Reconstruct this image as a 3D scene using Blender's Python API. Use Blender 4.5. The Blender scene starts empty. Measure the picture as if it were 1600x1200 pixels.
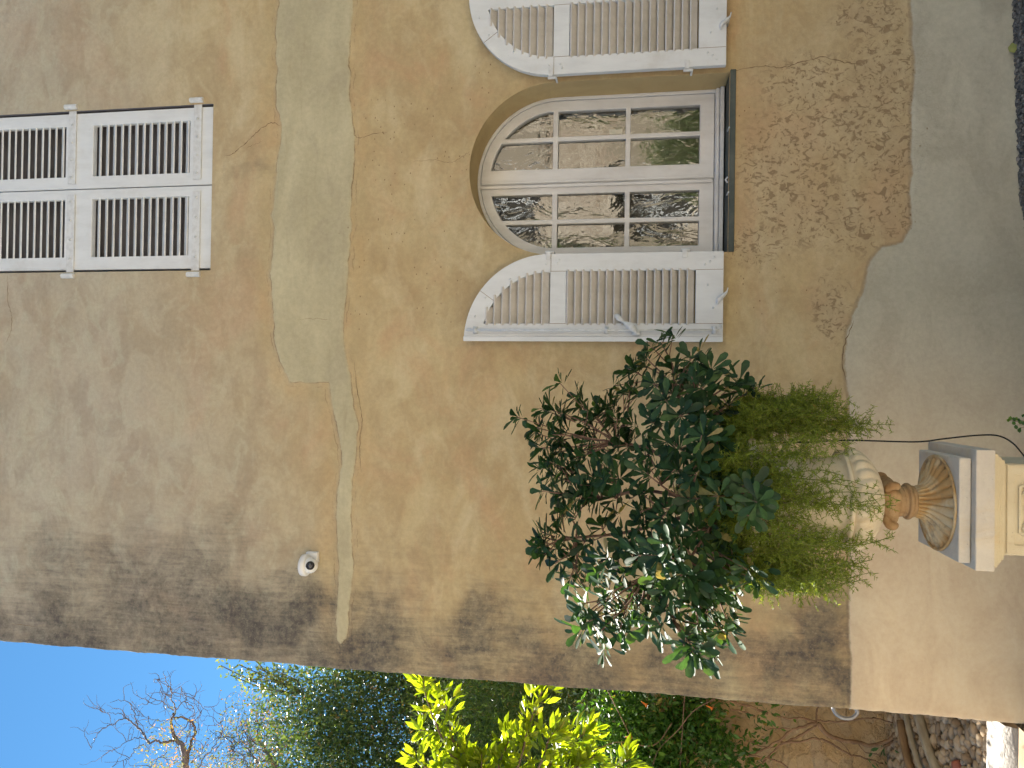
import bpy, bmesh, math, random
import numpy as np
from mathutils import Vector
from mathutils.geometry import delaunay_2d_cdt
random.seed(7)
RNG = np.random.default_rng(11)
SC = bpy.context.scene
COL = SC.collection

# ------------------------------------------------------------------ camera
FPX, PITCH, ROLL, YAW = 1155.6, math.radians(9.5), math.radians(.75), math.radians(.5)
CAM = Vector((0, -4, 1.89))
FW = Vector((math.sin(YAW)*math.cos(PITCH), math.cos(YAW)*math.cos(PITCH), math.sin(PITCH)))
_rt = Vector((math.cos(YAW), -math.sin(YAW), 0)); _up = _rt.cross(FW)
RT = math.cos(ROLL)*_rt + math.sin(ROLL)*_up
UP = -math.sin(ROLL)*_rt + math.cos(ROLL)*_up
cam_d = bpy.data.cameras.new('camera'); cam = bpy.data.objects.new('camera', cam_d); COL.objects.link(cam)
cam_d.sensor_width = 36; cam_d.lens = 26; cam_d.clip_start = .05; cam_d.clip_end = 500
from mathutils import Matrix
# the photograph lies on its side: the picture's right is the world's down
X = -UP; Y = RT; Z = X.cross(Y)
cam.matrix_world = Matrix(((X.x, Y.x, Z.x, CAM.x), (X.y, Y.y, Z.y, CAM.y), (X.z, Y.z, Z.z, CAM.z), (0, 0, 0, 1)))
SC.camera = cam

# ------------------------------------------------------------------ sky, sun, exposure
SUN_AZ, SUN_EL = math.radians(-36), math.radians(50)      # azimuth from +y towards +x
w = bpy.data.worlds.new("World"); SC.world = w; w.use_nodes = True
wn = w.node_tree.nodes; wl = w.node_tree.links
sky = wn.new('ShaderNodeTexSky'); sky.sky_type = 'NISHITA'; sky.sun_disc = False
sky.sun_elevation = SUN_EL; sky.sun_rotation = SUN_AZ % (2*math.pi)
sky.air_density = .8; sky.dust_density = 0; sky.ozone_density = 8
bgn = wn['Background']; bgn.inputs['Strength'].default_value = .05
tint = wn.new('ShaderNodeMix'); tint.data_type = 'RGBA'; tint.blend_type = 'MULTIPLY'; tint.inputs[0].default_value = 1
tint.inputs[7].default_value = (.80, 1.12, 1.0, 1); wl.new(sky.outputs[0], tint.inputs[6]); wl.new(tint.outputs[2], bgn.inputs['Color'])
sd_ = bpy.data.lights.new('sun', 'SUN'); sd_.energy = 5.0; sd_.angle = math.radians(.5); sd_.color = (1, .93, .82)
sun = bpy.data.objects.new('sun', sd_); COL.objects.link(sun)
SDIR = Vector((math.sin(SUN_AZ)*math.cos(SUN_EL), math.cos(SUN_AZ)*math.cos(SUN_EL), math.sin(SUN_EL)))
sun.rotation_euler = SDIR.to_track_quat('Z', 'Y').to_euler()
SC.view_settings.view_transform = 'Standard'; SC.view_settings.look = 'None'
SC.view_settings.exposure = 2.05; SC.view_settings.gamma = 1
SC.cycles.use_denoising = True; SC.cycles.use_adaptive_sampling = True; SC.cycles.adaptive_threshold = .03
SC.cycles.caustics_reflective = False; SC.cycles.caustics_refractive = False
SC.cycles.max_bounces = 6; SC.cycles.diffuse_bounces = 4; SC.cycles.transparent_max_bounces = 8

# ------------------------------------------------------------------ helpers
def P(px, py, Yp=0.0):
    """point of the vertical plane y = Yp seen at pixel (px, py) of the 1600x1200 photograph"""
    d = FW*FPX + RT*(600-py) - UP*(px-800)
    return CAM + d*((Yp-CAM.y)/d.y)
def G(px, py, z=0.0):
    """point of the horizontal plane at height z seen at that pixel"""
    d = FW*FPX + RT*(600-py) - UP*(px-800)
    return CAM + d*((z-CAM.z)/d.z)

def link(name, me, mat=None, parent=None):
    o = bpy.data.objects.new(name, me); COL.objects.link(o)
    if mat is not None and len(me.materials) == 0: me.materials.append(mat)
    if parent is not None: o.parent = parent
    return o
def pydata(name, v, f, mat, parent=None, smooth=False):
    me = bpy.data.meshes.new(name); me.from_pydata([tuple(p) for p in v], [], f); me.update()
    if smooth: me.shade_smooth()
    return link(name, me, mat, parent)
def empty(name, label, cat, group=None, loc=(0, 0, 0)):
    o = bpy.data.objects.new(name, None); COL.objects.link(o); o.empty_display_size = .1
    return tag(o, label, cat, group)
def tag(o, label=None, cat=None, group=None, kind=None):
    for k, v in (('label', label), ('category', cat), ('group', group), ('kind', kind)):
        if v: o[k] = v
    return o
def bevel(o, wd=.003, seg=2, ang=35):
    m = o.modifiers.new('bevel', 'BEVEL'); m.width = wd; m.segments = seg; m.limit_method = 'ANGLE'; m.angle_limit = math.radians(ang)
    m.harden_normals = False
    return o
class MB:
    def __init__(s): s.v = []; s.f = []
    def add(s, v, f):
        n = len(s.v); s.v += [tuple(p) for p in v]; s.f += [tuple(i+n for i in q) for q in f]; return s
    def box(s, x0, x1, y0, y1, z0, z1, rot=None, piv=None):
        v = [Vector((x, y, z)) for x in (x0, x1) for y in (y0, y1) for z in (z0, z1)]
        if rot is not None:
            piv = Vector(piv) if piv else Vector(((x0+x1)/2, (y0+y1)/2, (z0+z1)/2))
            v = [rot @ (p-piv)+piv for p in v]
        return s.add(v, [(0, 1, 3, 2), (4, 6, 7, 5), (0, 4, 5, 1), (2, 3, 7, 6), (0, 2, 6, 4), (1, 5, 7, 3)])
    def tube(s, pts, rad, n=8, cap=True):
        pts = [Vector(p) for p in pts]
        if not hasattr(rad, '__len__'): rad = [rad]*len(pts)
        up = None; rings = []
        for i, p in enumerate(pts):
            t = (pts[min(i+1, len(pts)-1)]-pts[max(i-1, 0)])
            if t.length < 1e-9: t = Vector((0, 0, 1))
            t.normalize()
            if up is None: up = t.orthogonal().normalized()
            up = (up-t*up.dot(t))
            up = up.normalized() if up.length > 1e-6 else t.orthogonal().normalized()
            b = t.cross(up)
            rings.append([p+(up*math.cos(a)+b*math.sin(a))*rad[i] for a in [2*math.pi*k/n for k in range(n)]])
        v = [q for r in rings for q in r]; f = []
        for i in range(len(pts)-1):
            for k in range(n):
                f.append((i*n+k, i*n+(k+1) % n, (i+1)*n+(k+1) % n, (i+1)*n+k))
        if cap: f.append(tuple(range(n))[::-1]); f.append(tuple((len(pts)-1)*n+k for k in range(n)))
        return s.add(v, f)
    def build(s, name, mat, parent=None, smooth=False):
        return pydata(name, s.v, s.f, mat, parent, smooth)
def build_each(mb, name, mat, parent=None, smooth=False, bw=0):
    """every separate piece of the collected geometry becomes an object of its own"""
    par = list(range(len(mb.v)))
    def find(i):
        while par[i] != i: par[i] = par[par[i]]; i = par[i]
        return i
    for f in mb.f:
        a = find(f[0])
        for q in f[1:]: par[find(q)] = a
    grp = {}
    for f in mb.f: grp.setdefault(find(f[0]), []).append(f)
    for fs_ in grp.values():
        ids = sorted({i for f in fs_ for i in f}); mp_ = {i: k for k, i in enumerate(ids)}
        o = pydata(name, [mb.v[i] for i in ids], [tuple(mp_[i] for i in f) for f in fs_], mat, parent, smooth)
        if bw: bevel(o, bw)
def catmull(pts, n=6):
    pts = [Vector(p) for p in pts]; q = [pts[0]*2-pts[1]]+pts+[pts[-1]*2-pts[-2]]; out = []
    for i in range(1, len(q)-2):
        for k in range(n):
            t = k/n
            out.append(.5*((2*q[i])+(q[i+1]-q[i-1])*t+(2*q[i-1]-5*q[i]+4*q[i+1]-q[i+2])*t*t+(3*q[i]-q[i-1]-3*q[i+1]+q[i+2])*t**3))
    out.append(pts[-1]); return out
def lathe(prof, n=64, mod=None, cx=0, cy=0):
    v = []; f = []
    for i, (r, z) in enumerate(prof):
        for k in range(n):
            a = 2*math.pi*k/n; rr = r*(mod(i, a, z) if mod else 1)
            v.append((cx+rr*math.cos(a), cy+rr*math.sin(a), z))
    for i in range(len(prof)-1):
        for k in range(n):
            f.append((i*n+k, i*n+(k+1) % n, (i+1)*n+(k+1) % n, (i+1)*n+k))
    f.append(tuple(range(n))[::-1]); f.append(tuple((len(prof)-1)*n+k for k in range(n)))
    return v, f
def inpoly(x, y, poly):
    x = np.asarray(x, float); y = np.asarray(y, float); c = np.zeros(x.shape, bool); n = len(poly)
    for i in range(n):
        x0, y0 = poly[i]; x1, y1 = poly[i-1]
        m = ((y0 > y) != (y1 > y))
        with np.errstate(divide='ignore', invalid='ignore'):
            c ^= m & (x < (x1-x0)*(y-y0)/((y1-y0) if y1 != y0 else 1e-12)+x0)
    return c
def sdist(x, y, poly, closed=True):
    """signed distance, positive inside"""
    x = np.asarray(x, float); y = np.asarray(y, float); d = np.full(x.shape, 1e9); n = len(poly)
    for i in range(0 if closed else 1, n):
        ax, ay = poly[i-1]; bx, by = poly[i]; vx, vy = bx-ax, by-ay; L = vx*vx+vy*vy+1e-12
        t = np.clip(((x-ax)*vx+(y-ay)*vy)/L, 0, 1)
        d = np.minimum(d, np.hypot(x-ax-t*vx, y-ay-t*vy))
    if not closed: return d
    return np.where(inpoly(x, y, poly), d, -d)
_LAT = np.random.default_rng(3).random((64, 64))
def vnoise(x, y):
    xi = np.floor(x).astype(int); yi = np.floor(y).astype(int); fx = x-xi; fy = y-yi
    fx = fx*fx*(3-2*fx); fy = fy*fy*(3-2*fy); g = lambda a, b: _LAT[a % 64, b % 64]
    return (g(xi, yi)*(1-fx)+g(xi+1, yi)*fx)*(1-fy)+(g(xi, yi+1)*(1-fx)+g(xi+1, yi+1)*fx)*fy
def fbm(x, y, o=4):
    s = 0; a = .5; t = 0
    for i in range(o): s = s+a*vnoise(x+17.3*i, y+9.1*i); t += a; a *= .5; x = x*2.03; y = y*2.03
    return s/t
def sstep(a, b, x):
    t = np.clip((x-a)/(b-a), 0, 1); return t*t*(3-2*t)
def plate(name, outer, holes, y0, y1, mat, parent=None, bev=.003):
    """flat plate in the x-z plane, front at y0, back at y1, with holes"""
    vs = []; es = []
    for lp in [outer]+holes:
        b = len(vs); vs += [Vector(p) for p in lp]; es += [(b+i, b+(i+1) % len(lp)) for i in range(len(lp))]
    r = delaunay_2d_cdt(vs, es, [], 1, 1e-6)
    V = r[0]; F = []
    for t in r[2]:
        c = sum((V[i] for i in t), Vector((0, 0)))/3
        if not bool(inpoly(c.x, c.y, outer)): continue
        if any(bool(inpoly(c.x, c.y, h)) for h in holes): continue
        F.append(tuple(t))
    n = len(V); v = [(p.x, y0, p.y) for p in V]+[(p.x, y1, p.y) for p in V]
    f = []; cnt = {}
    for t in F:
        a, b, c = (V[i] for i in t)
        if (b-a).cross(c-a) < 0: t = t[::-1]
        f.append(t); f.append(tuple(i+n for i in t[::-1]))
        for i in range(3):
            e = (t[i], t[(i+1) % 3])
            if (e[1], e[0]) in cnt: del cnt[(e[1], e[0])]
            else: cnt[e] = 1
    for a, b in cnt: f.append((b, a, a+n, b+n))
    o = pydata(name, v, f, mat, parent)
    if bev: bevel(o, bev)
    return o

# ------------------------------------------------------------------ node helpers
class M:
    def __init__(s, name):
        s.m = bpy.data.materials.new(name); s.m.use_nodes = True; s.t = s.m.node_tree; s.n = s.t.nodes
        s.p = s.n['Principled BSDF']; s.out = s.n['Material Output']
    def put(s, sock, v):
        if isinstance(v, bpy.types.NodeSocket): s.t.links.new(v, sock)
        elif isinstance(v, (tuple, list)) and sock.type == 'RGBA' and len(v) == 3: sock.default_value = (*v, 1)
        else: sock.default_value = v
    def coord(s, scale=(1, 1, 1), loc=(0, 0, 0), rot=(0, 0, 0)):
        t = s.n.new('ShaderNodeTexCoord'); mp = s.n.new('ShaderNodeMapping'); s.t.links.new(t.outputs['Object'], mp.inputs[0])
        mp.inputs['Scale'].default_value = scale; mp.inputs['Location'].default_value = loc; mp.inputs['Rotation'].default_value = rot
        return mp.outputs[0]
    def noise(s, vec, scale=5, detail=4, rough=.5, dist=0, out=0):
        n = s.n.new('ShaderNodeTexNoise'); s.put(n.inputs['Vector'], vec); n.inputs['Scale'].default_value = scale
        n.inputs['Detail'].default_value = detail; n.inputs['Roughness'].default_value = rough; n.inputs['Distortion'].default_value = dist
        return n.outputs[out]
    def voro(s, vec, scale=5, feature='F1', out=0, rnd=1):
        n = s.n.new('ShaderNodeTexVoronoi'); n.feature = feature; s.put(n.inputs['Vector'], vec); n.inputs['Scale'].default_value = scale
        n.inputs['Randomness'].default_value = rnd
        return n.outputs[out]
    def math(s, op, a, b=0.0, clamp=False):
        n = s.n.new('ShaderNodeMath'); n.operation = op; s.put(n.inputs[0], a); s.put(n.inputs[1], b); n.use_clamp = clamp; return n.outputs[0]
    def ramp(s, v, a, b, lo=0.0, hi=1.0):
        n = s.n.new('ShaderNodeMapRange'); n.interpolation_type = 'SMOOTHSTEP'; s.put(n.inputs[0], v)
        n.inputs[1].default_value = a; n.inputs[2].default_value = b; n.inputs[3].default_value = lo; n.inputs[4].default_value = hi; return n.outputs[0]
    def mix(s, f, a, b, mode='MIX'):
        n = s.n.new('ShaderNodeMix'); n.data_type = 'RGBA'; n.blend_type = mode; n.clamp_factor = True
        s.put(n.inputs[0], f); s.put(n.inputs[6], a); s.put(n.inputs[7], b); return n.outputs[2]
    def attr(s, name):
        n = s.n.new('ShaderNodeAttribute'); n.attribute_name = name; return n
    def sep(s, c):
        n = s.n.new('ShaderNodeSeparateColor'); s.put(n.inputs[0], c); return n.outputs
    def bump(s, h, strength=.3, dist=.01):
        n = s.n.new('ShaderNodeBump'); n.inputs['Strength'].default_value = strength; n.inputs['Distance'].default_value = dist
        s.put(n.inputs['Height'], h); s.t.links.new(n.outputs[0], s.p.inputs['Normal']); return n.outputs[0]
    def set(s, col=None, rough=None, metal=None, spec=None):
        if col is not None: s.put(s.p.inputs['Base Color'], col)
        if rough is not None: s.put(s.p.inputs['Roughness'], rough)
        if metal is not None: s.put(s.p.inputs['Metallic'], metal)
        if spec is not None: s.put(s.p.inputs['Specular IOR Level'], spec)
        return s.m
def simple(name, c1, c2, scale=8, rough=.7, bump=.2, bd=.003, stretch=(1, 1, 1), spec=.3, metal=0):
    m = M(name); co = m.coord(stretch); n = m.noise(co, scale, 6, .6); f = m.noise(co, scale*9, 4, .6)
    c = m.mix(m.ramp(n, .3, .7), c1, c2)
    m.set(c, rough, metal, spec); m.bump(m.math('ADD', m.math('MULTIPLY', n, .5), m.math('MULTIPLY', f, .5)), bump, bd)
    return m.m

# ------------------------------------------------------------------ wall material
def wall_material():
    m = M('ochre_plaster')
    co = m.coord(); a1 = m.attr('m1'); a2 = m.attr('m2')
    r1 = m.sep(a1.outputs['Color']); r2 = m.sep(a2.outputs['Color'])
    patch, dirt, plinth = r1[0], r1[1], r1[2]; pits = a1.outputs['Alpha']
    glare_grey, warm, halo = r2[0], r2[1], r2[2]; dots_a = a2.outputs['Alpha']
    n_big = m.noise(co, 1.1, 5, .55, .4); n_mid = m.noise(m.coord((1, 1, 1.5)), 3.0, 6, .6, .5); n_hor = m.noise(m.coord((1, 1, 2.3), (3, 1, 7)), 1.7, 6, .62, .6)
    n_fine = m.noise(co, 38, 5, .65); n_v = m.noise(m.coord((9, 9, .9)), 4, 6, .7, .3); n_grain = m.noise(co, 170, 3, .6)
    ochre = m.mix(m.ramp(n_big, .32, .66), (.457, .353, .194), (.526, .439, .261))
    n_tr = m.noise(m.coord((1.0, 1, 1.7), (0, 0, 0), (0, .18, 0)), 2.6, 5, .6, 1.0)
    n_tr2 = m.noise(m.coord((1.0, 1, 1.4), (5, 0, 2), (0, -.4, 0)), 5.0, 5, .62, 1.2)
    ochre = m.mix(m.ramp(n_mid, .36, .68, 0, .75), ochre, (.400, .298, .166))
    ochre = m.mix(m.ramp(n_hor, .48, .72, 0, .6), ochre, (.567, .496, .325))
    ochre = m.mix(m.ramp(n_tr, .46, .70, 0, .32), ochre, (.365, .273, .153))
    ochre = m.mix(m.ramp(n_tr2, .46, .72, 0, .32), ochre, (.600, .514, .332))
    ochre = m.mix(m.ramp(m.noise(m.coord((1, 1, 1.5), (9, 2, 4)), 1.6, 6, .65, .8), .48, .68, 0, .5), ochre, (.493, .318, .183))
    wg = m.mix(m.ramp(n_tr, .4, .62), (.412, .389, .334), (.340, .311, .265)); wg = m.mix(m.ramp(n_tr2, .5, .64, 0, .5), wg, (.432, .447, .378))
    ochre = m.mix(m.math('MULTIPLY', glare_grey, m.ramp(n_big, .2, .8, .65, 1)), ochre, wg)  # upper-left lens glare painted in as a greyer plaster colour
    ochre = m.mix(m.math('MULTIPLY', warm, .5), ochre, m.mix(m.ramp(n_mid, .35, .65), (.484, .336, .170), (.462, .384, .211)))
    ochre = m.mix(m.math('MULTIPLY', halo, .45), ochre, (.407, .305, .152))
    # greyish repair render band
    pn = m.math('ADD', patch, m.math('MULTIPLY', m.math('SUBTRACT', m.noise(co, 26, 4, .6), .5), .035))
    pm = m.ramp(pn, .484, .516)
    pc = m.mix(m.ramp(n_hor, .35, .7), (.431, .389, .259), (.512, .469, .319)); pc = m.mix(m.ramp(n_tr, .5, .64, 0, .45), pc, (.382, .338, .237))
    pc = m.mix(m.ramp(m.noise(m.coord((1, 1, 9)), 2.5, 5, .6, .5), .55, .75, 0, .3), pc, (.338, .280, .182))
    col = m.mix(pm, ochre, pc)
    # ragged rim of the band: a dark line, a pale flake, another line
    d = m.math('SUBTRACT', pn, .5)
    gap = m.ramp(m.noise(co, 6, 5, .7), .46, .60); off = m.math('MULTIPLY', m.math('SUBTRACT', m.noise(co, 5, 5, .7), .5), .16)
    d2 = m.math('ADD', d, off)
    l1 = m.math('MULTIPLY', m.ramp(m.math('ABSOLUTE', m.math('ADD', d, .004)), .002, .012, 1, 0), m.ramp(m.noise(co, 9, 6, .75), .4, .62, .08, .8))
    l2 = m.math('MULTIPLY', m.ramp(m.math('ABSOLUTE', m.math('ADD', d2, .060)), .002, .009, 1, 0), m.math('MULTIPLY', gap, .55))
    fl = m.math('MULTIPLY', m.ramp(m.math('ABSOLUTE', m.math('ADD', d, .033)), .008, .03, 1, 0), m.math('MULTIPLY', gap, .4))
    col = m.mix(fl, col, (.42, .33, .215)); col = m.mix(l1, col, (.20, .145, .085)); col = m.mix(l2, col, (.22, .15, .08))
    # lower render (plinth)
    ln = m.math('ADD', plinth, m.math('MULTIPLY', m.math('SUBTRACT', m.noise(co, 13, 7, .75), .5), .075))
    lm = m.ramp(ln, .485, .515)
    lc = m.mix(m.ramp(n_big, .3, .7), (.414, .401, .321), (.491, .487, .406)); lc = m.mix(m.ramp(n_hor, .45, .75, 0, .6), lc, (.391, .370, .303)); lc = m.mix(m.ramp(n_tr, .5, .64, 0, .4), lc, (.347, .327, .264))
    lc = m.mix(m.math('MULTIPLY', warm, .9), lc, m.mix(m.ramp(n_tr, .35, .65), (.800, .661, .458), (.713, .559, .377)))  # left end: warm bounce off the sunlit ground put into the colour
    # pitted, flaking zone above it
    pv = m.noise(m.coord((1.3, 1, 1)), 20, 4, .55, 1.6); pv2 = m.noise(co, 44, 3, .5, 1.2)
    pitm = m.math('MULTIPLY', m.math('MAXIMUM', m.ramp(pv, .54, .60), m.math('MULTIPLY', m.ramp(pv2, .60, .66), .7)), m.ramp(m.math('ADD', pits, m.math('MULTIPLY', m.noise(co, 4, 4, .6), .5)), .45, .95))
    col = m.mix(m.math('MULTIPLY', pits, .42), col, (.44, .36, .245))
    col = m.mix(m.math('MULTIPLY', pitm, .75), col, (.235, .17, .10))
    col = m.mix(lm, col, lc)
    le = m.ramp(m.math('ABSOLUTE', m.math('SUBTRACT', ln, .49)), .004, .035, 1, 0)
    col = m.mix(m.math('MULTIPLY', le, m.ramp(n_fine, .3, .65, .15, .65)), col, (.25, .19, .12))
    # scattered dark specks where the skin has popped off
    vs = m.voro(m.coord((1.0, 1, 1.6)), 26); vc = m.voro(m.coord((1.0, 1, 1.6)), 26, out=1)
    dm = m.math('MULTIPLY', m.ramp(vs, .10, .16, 1, 0), m.ramp(m.math('MULTIPLY', m.sep(vc)[0], dots_a), .3, .42))
    col = m.mix(m.math('MULTIPLY', dm, .7), col, (.15, .09, .045))
    # black mould along the corner and under the drip line
    dn = m.math('ADD', dirt, m.math('MULTIPLY', m.math('SUBTRACT', m.math('ADD', m.math('MULTIPLY', n_v, .35), m.math('MULTIPLY', m.noise(co, 3.2, 9, .78, .5), .65)), .5), 1.9))
    dk = m.math('MULTIPLY', m.ramp(dn, .03, .86), m.ramp(dirt, .02, .35))
    sp = m.ramp(m.noise(co, 55, 3, .6), .60, .68)
    col = m.mix(m.math('MULTIPLY', dk, m.ramp(m.noise(co, 22, 6, .8), .3, .65, .62, .98)), col, m.mix(sp, (.074, .070, .070), (.16, .145, .125)))
    # fine mottling
    col = m.mix(.3, col, m.mix(n_grain, (.36, .36, .36), (.64, .64, .64)), 'OVERLAY')
    col = m.mix(.22, col, m.mix(m.ramp(n_fine, .3, .7), (.36, .36, .36), (.62, .62, .62)), 'OVERLAY')
    m.set(col, .93, 0, .12)
    h = m.math('ADD', m.math('MULTIPLY', n_mid, 1.2), m.math('MULTIPLY', n_fine, .12))
    h = m.math('SUBTRACT', h, m.math('MULTIPLY', m.math('MULTIPLY', m.ramp(pv, .54, .60), pits), .3))
    m.bump(h, .55, .012)
    return m.m

def white_paint(name, c=(.68, .715, .74), c2=(.60, .63, .65)):
    m = M(name); co = m.coord((1, 1, .25)); n = m.noise(co, 14, 6, .65); f = m.noise(m.coord((1, 1, .2)), 90, 4, .6)
    col = m.mix(m.ramp(n, .35, .75), c, c2)
    chip = m.ramp(m.noise(m.coord(), 30, 5, .7), .70, .73)
    col = m.mix(m.math('MULTIPLY', chip, .6), col, (.30, .26, .21))
    gr = m.ramp(m.noise(m.coord(), 5, 5, .7), .5, .8, 0, .35)
    col = m.mix(gr, col, (.45, .42, .37))
    m.set(col, m.ramp(n, .3, .7, .42, .6), 0, .4); m.bump(m.math('ADD', f, m.math('MULTIPLY', n, .6)), .18, .002)
    return m.m
MAT = {}
MAT['wall'] = wall_material()
MAT['shutter'] = white_paint('white_shutter_paint')
MAT['slat'] = white_paint('slat_paint', (.62, .60, .57), (.52, .50, .47))
MAT['sash'] = white_paint('sash_paint', (.68, .70, .72), (.58, .59, .60))
MAT['iron'] = simple('painted_iron', (.66, .69, .71), (.55, .57, .58), 30, .45, .3, .001)
MAT['sill'] = simple('grey_green_stone', (.06, .075, .07), (.10, .115, .105), 9, .8, .4, .003)
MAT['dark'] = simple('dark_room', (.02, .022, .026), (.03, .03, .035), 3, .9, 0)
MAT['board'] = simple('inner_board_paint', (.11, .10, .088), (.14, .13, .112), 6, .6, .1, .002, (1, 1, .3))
def reveal_mat():
    m = M('reveal_plaster'); co = m.coord(); n = m.noise(co, 4, 6, .6, .6); f = m.noise(co, 40, 4, .6)
    c = m.mix(m.ramp(n, .3, .7), (.52, .41, .22), (.45, .345, .185)); m.set(c, .93, 0, .1)
    m.bump(m.math('ADD', n, m.math('MULTIPLY', f, .3)), .4, .008); return m.m
MAT['reveal'] = reveal_mat()
def glass_mat():
    m = M('old_window_glass'); n = m.n; co = m.coord((1, 1, 1))
    g = n.new('ShaderNodeBsdfGlossy'); g.inputs['Roughness'].default_value = .015; g.inputs['Color'].default_value = (.95, .97, .96, 1)
    t = n.new('ShaderNodeBsdfTransparent'); t.inputs['Color'].default_value = (.86, .9, .88, 1)
    b = n.new('ShaderNodeBump'); b.inputs['Strength'].default_value = .5; b.inputs['Distance'].default_value = .004
    m.put(b.inputs['Height'], m.math('ADD', m.noise(m.coord((1, 1, .55)), 9, 3, .55, .8), m.math('MULTIPLY', m.noise(co, 30, 2, .5), .12)))
    m.put(g.inputs['Normal'], b.outputs[0])
    fr = n.new('ShaderNodeFresnel'); fr.inputs['IOR'].default_value = 1.5
    mx = n.new('ShaderNodeMixShader'); m.put(mx.inputs[0], m.math('ADD', m.math('MULTIPLY', fr.outputs[0], 3.0), .06, True))
    m.put(mx.inputs[1], t.outputs[0]); m.put(mx.inputs[2], g.outputs[0]); m.put(m.out.inputs[0], mx.outputs[0]); return m.m
MAT['glass'] = glass_mat()

# ------------------------------------------------------------------ the house
house = empty('ochre_house', 'ochre plastered house wall with white louvred shutters, mouldy along its free corner', 'house')
XL, XR, TOP = -1.6, 7.0, 7.3
AX, AR, ASP, ASILL = 1.214, .472, 2.345, 1.425        # arched opening
UX0, UX1, UZ0, UZ1 = .682, 1.668, 4.372, 6.12       # upper opening
# irregular outlines on the wall
def W(px, py): p = P(px, py, 0); return (p.x, p.z)
band = [W(*q) for q in [(441, -330), (442, -120), (437, 0), (430, 60), (432, 110), (428, 170), (438, 200), (434, 260), (428, 330), (426, 420), (428, 500), (436, 550), (450, 585), (452, 596), (515, 598), (520, 620), (524, 660), (530, 710), (528, 770), (524, 810), (526, 860), (528, 920), (526, 975), (530, 1003), (536, 1008), (544, 1000), (546, 960), (552, 900), (549, 840), (547, 790), (552, 720), (556, 660), (551, 610), (544, 570), (540, 520), (541, 440), (546, 360), (549, 290), (552, 215), (546, 150), (548, 90), (551, 0), (548, -120), (556, -330)]]
lowr = [W(*q) for q in [(1418, -520), (1426, -120), (1422, 0), (1424, 60), (1428, 110), (1424, 170), (1425, 230), (1423, 300), (1424, 350), (1410, 380), (1378, 388), (1358, 410), (1350, 450), (1334, 485), (1322, 520), (1318, 570), (1328, 620), (1326, 700), (1328, 800), (1327, 900), (1326, 960), (1328, 1040), (1326, 1110)]]
lowr = [(7.5, lowr[0][1])]+lowr+[(-1.7, lowr[-1][1]), (-1.7, -2), (7.5, -2)]
arch_in = [(AX-AR, ASILL)]+[(AX-AR*math.cos(a), ASP+AR*math.sin(a)) for a in np.linspace(0, math.pi, 41)]+[(AX+AR, ASILL)]
dirt_spots = [  # px, py, radius px (along px), radius py, strength
    (40, 990, 120, 60, .55), (120, 930, 70, 70, .35), (230, 960, 90, 55, .6), (310, 945, 70, 80, .62), (330, 900, 40, 70, .5), (380, 960, 90, 60, .85), (440, 960, 60, 60, .85),
    (420, 900, 50, 30, .45), (500, 950, 45, 40, .62), (500, 1015, 60, 25, .6), (300, 1000, 200, 25, .6), (590, 960, 25, 60, .5), (610, 915, 30, 60, .35), (560, 1010, 30, 20, .3), (680, 1000, 30, 45, .5), (740, 985, 60, 75, .6), (770, 960, 60, 40, .5),
    (720, 1020, 90, 30, .7), (820, 1010, 60, 45, .6), (900, 1020, 60, 40, .62), (970, 1040, 50, 35, .5), (1020, 1040, 60, 40, .72), (1100, 1040, 80, 35, .6), (1180, 1020, 60, 45, .5), (1250, 1040, 70, 55, .7),
    (1290, 990, 50, 65, .68), (1300, 1060, 40, 30, .7), (1300, 950, 25, 30, .5), (1230, 960, 60, 40, .35), (650, 1010, 40, 30, .4), (880, 960, 60, 30, .3), (400, 280, 45, 14, .28), (395, 1000, 60, 30, .6)]
pit_spots = [(1380, 100, 45, 40), (1370, 160, 60, 40), (1330, 200, 90, 60), (1385, 230, 45, 60), (1390, 330, 35, 50), (1340, 340, 60, 50), (1260, 130, 60, 40), (1270, 210, 70, 60), (1250, 320, 60, 60), (1220, 260, 60, 50), (1180, 380, 40, 30), (1300, 480, 25, 50), (1360, 30, 50, 30)]
dot_spots = [(620, 190, 70, 60), (600, 280, 60, 50), (590, 370, 60, 50), (660, 380, 70, 60), (660, 260, 80, 50), (1180, 180, 50, 60), (1200, 300, 70, 80), (1180, 430, 70, 60), (760, 130, 60, 40), (560, 470, 20, 60), (1240, 380, 70, 60), (700, 470, 60, 40)]
def spots(x, z, L):
    r = np.zeros_like(x)
    for s in L:
        c = P(s[0], s[1], 0); sx = s[3]*.00355; sz = s[2]*.0038; k = s[4] if len(s) > 4 else 1.0
        r = np.maximum(r, k*np.exp(-(((x-c.x)/sx)**2+((z-c.z)/sz)**2)*.8))
    return r
arch_full = [(AX-AR, ASILL)]+arch_in[1:-1]+[(AX+AR, ASILL)]
upper_rect = [(UX0, UZ0), (UX1, UZ0), (UX1, UZ1), (UX0, UZ1)]
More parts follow.
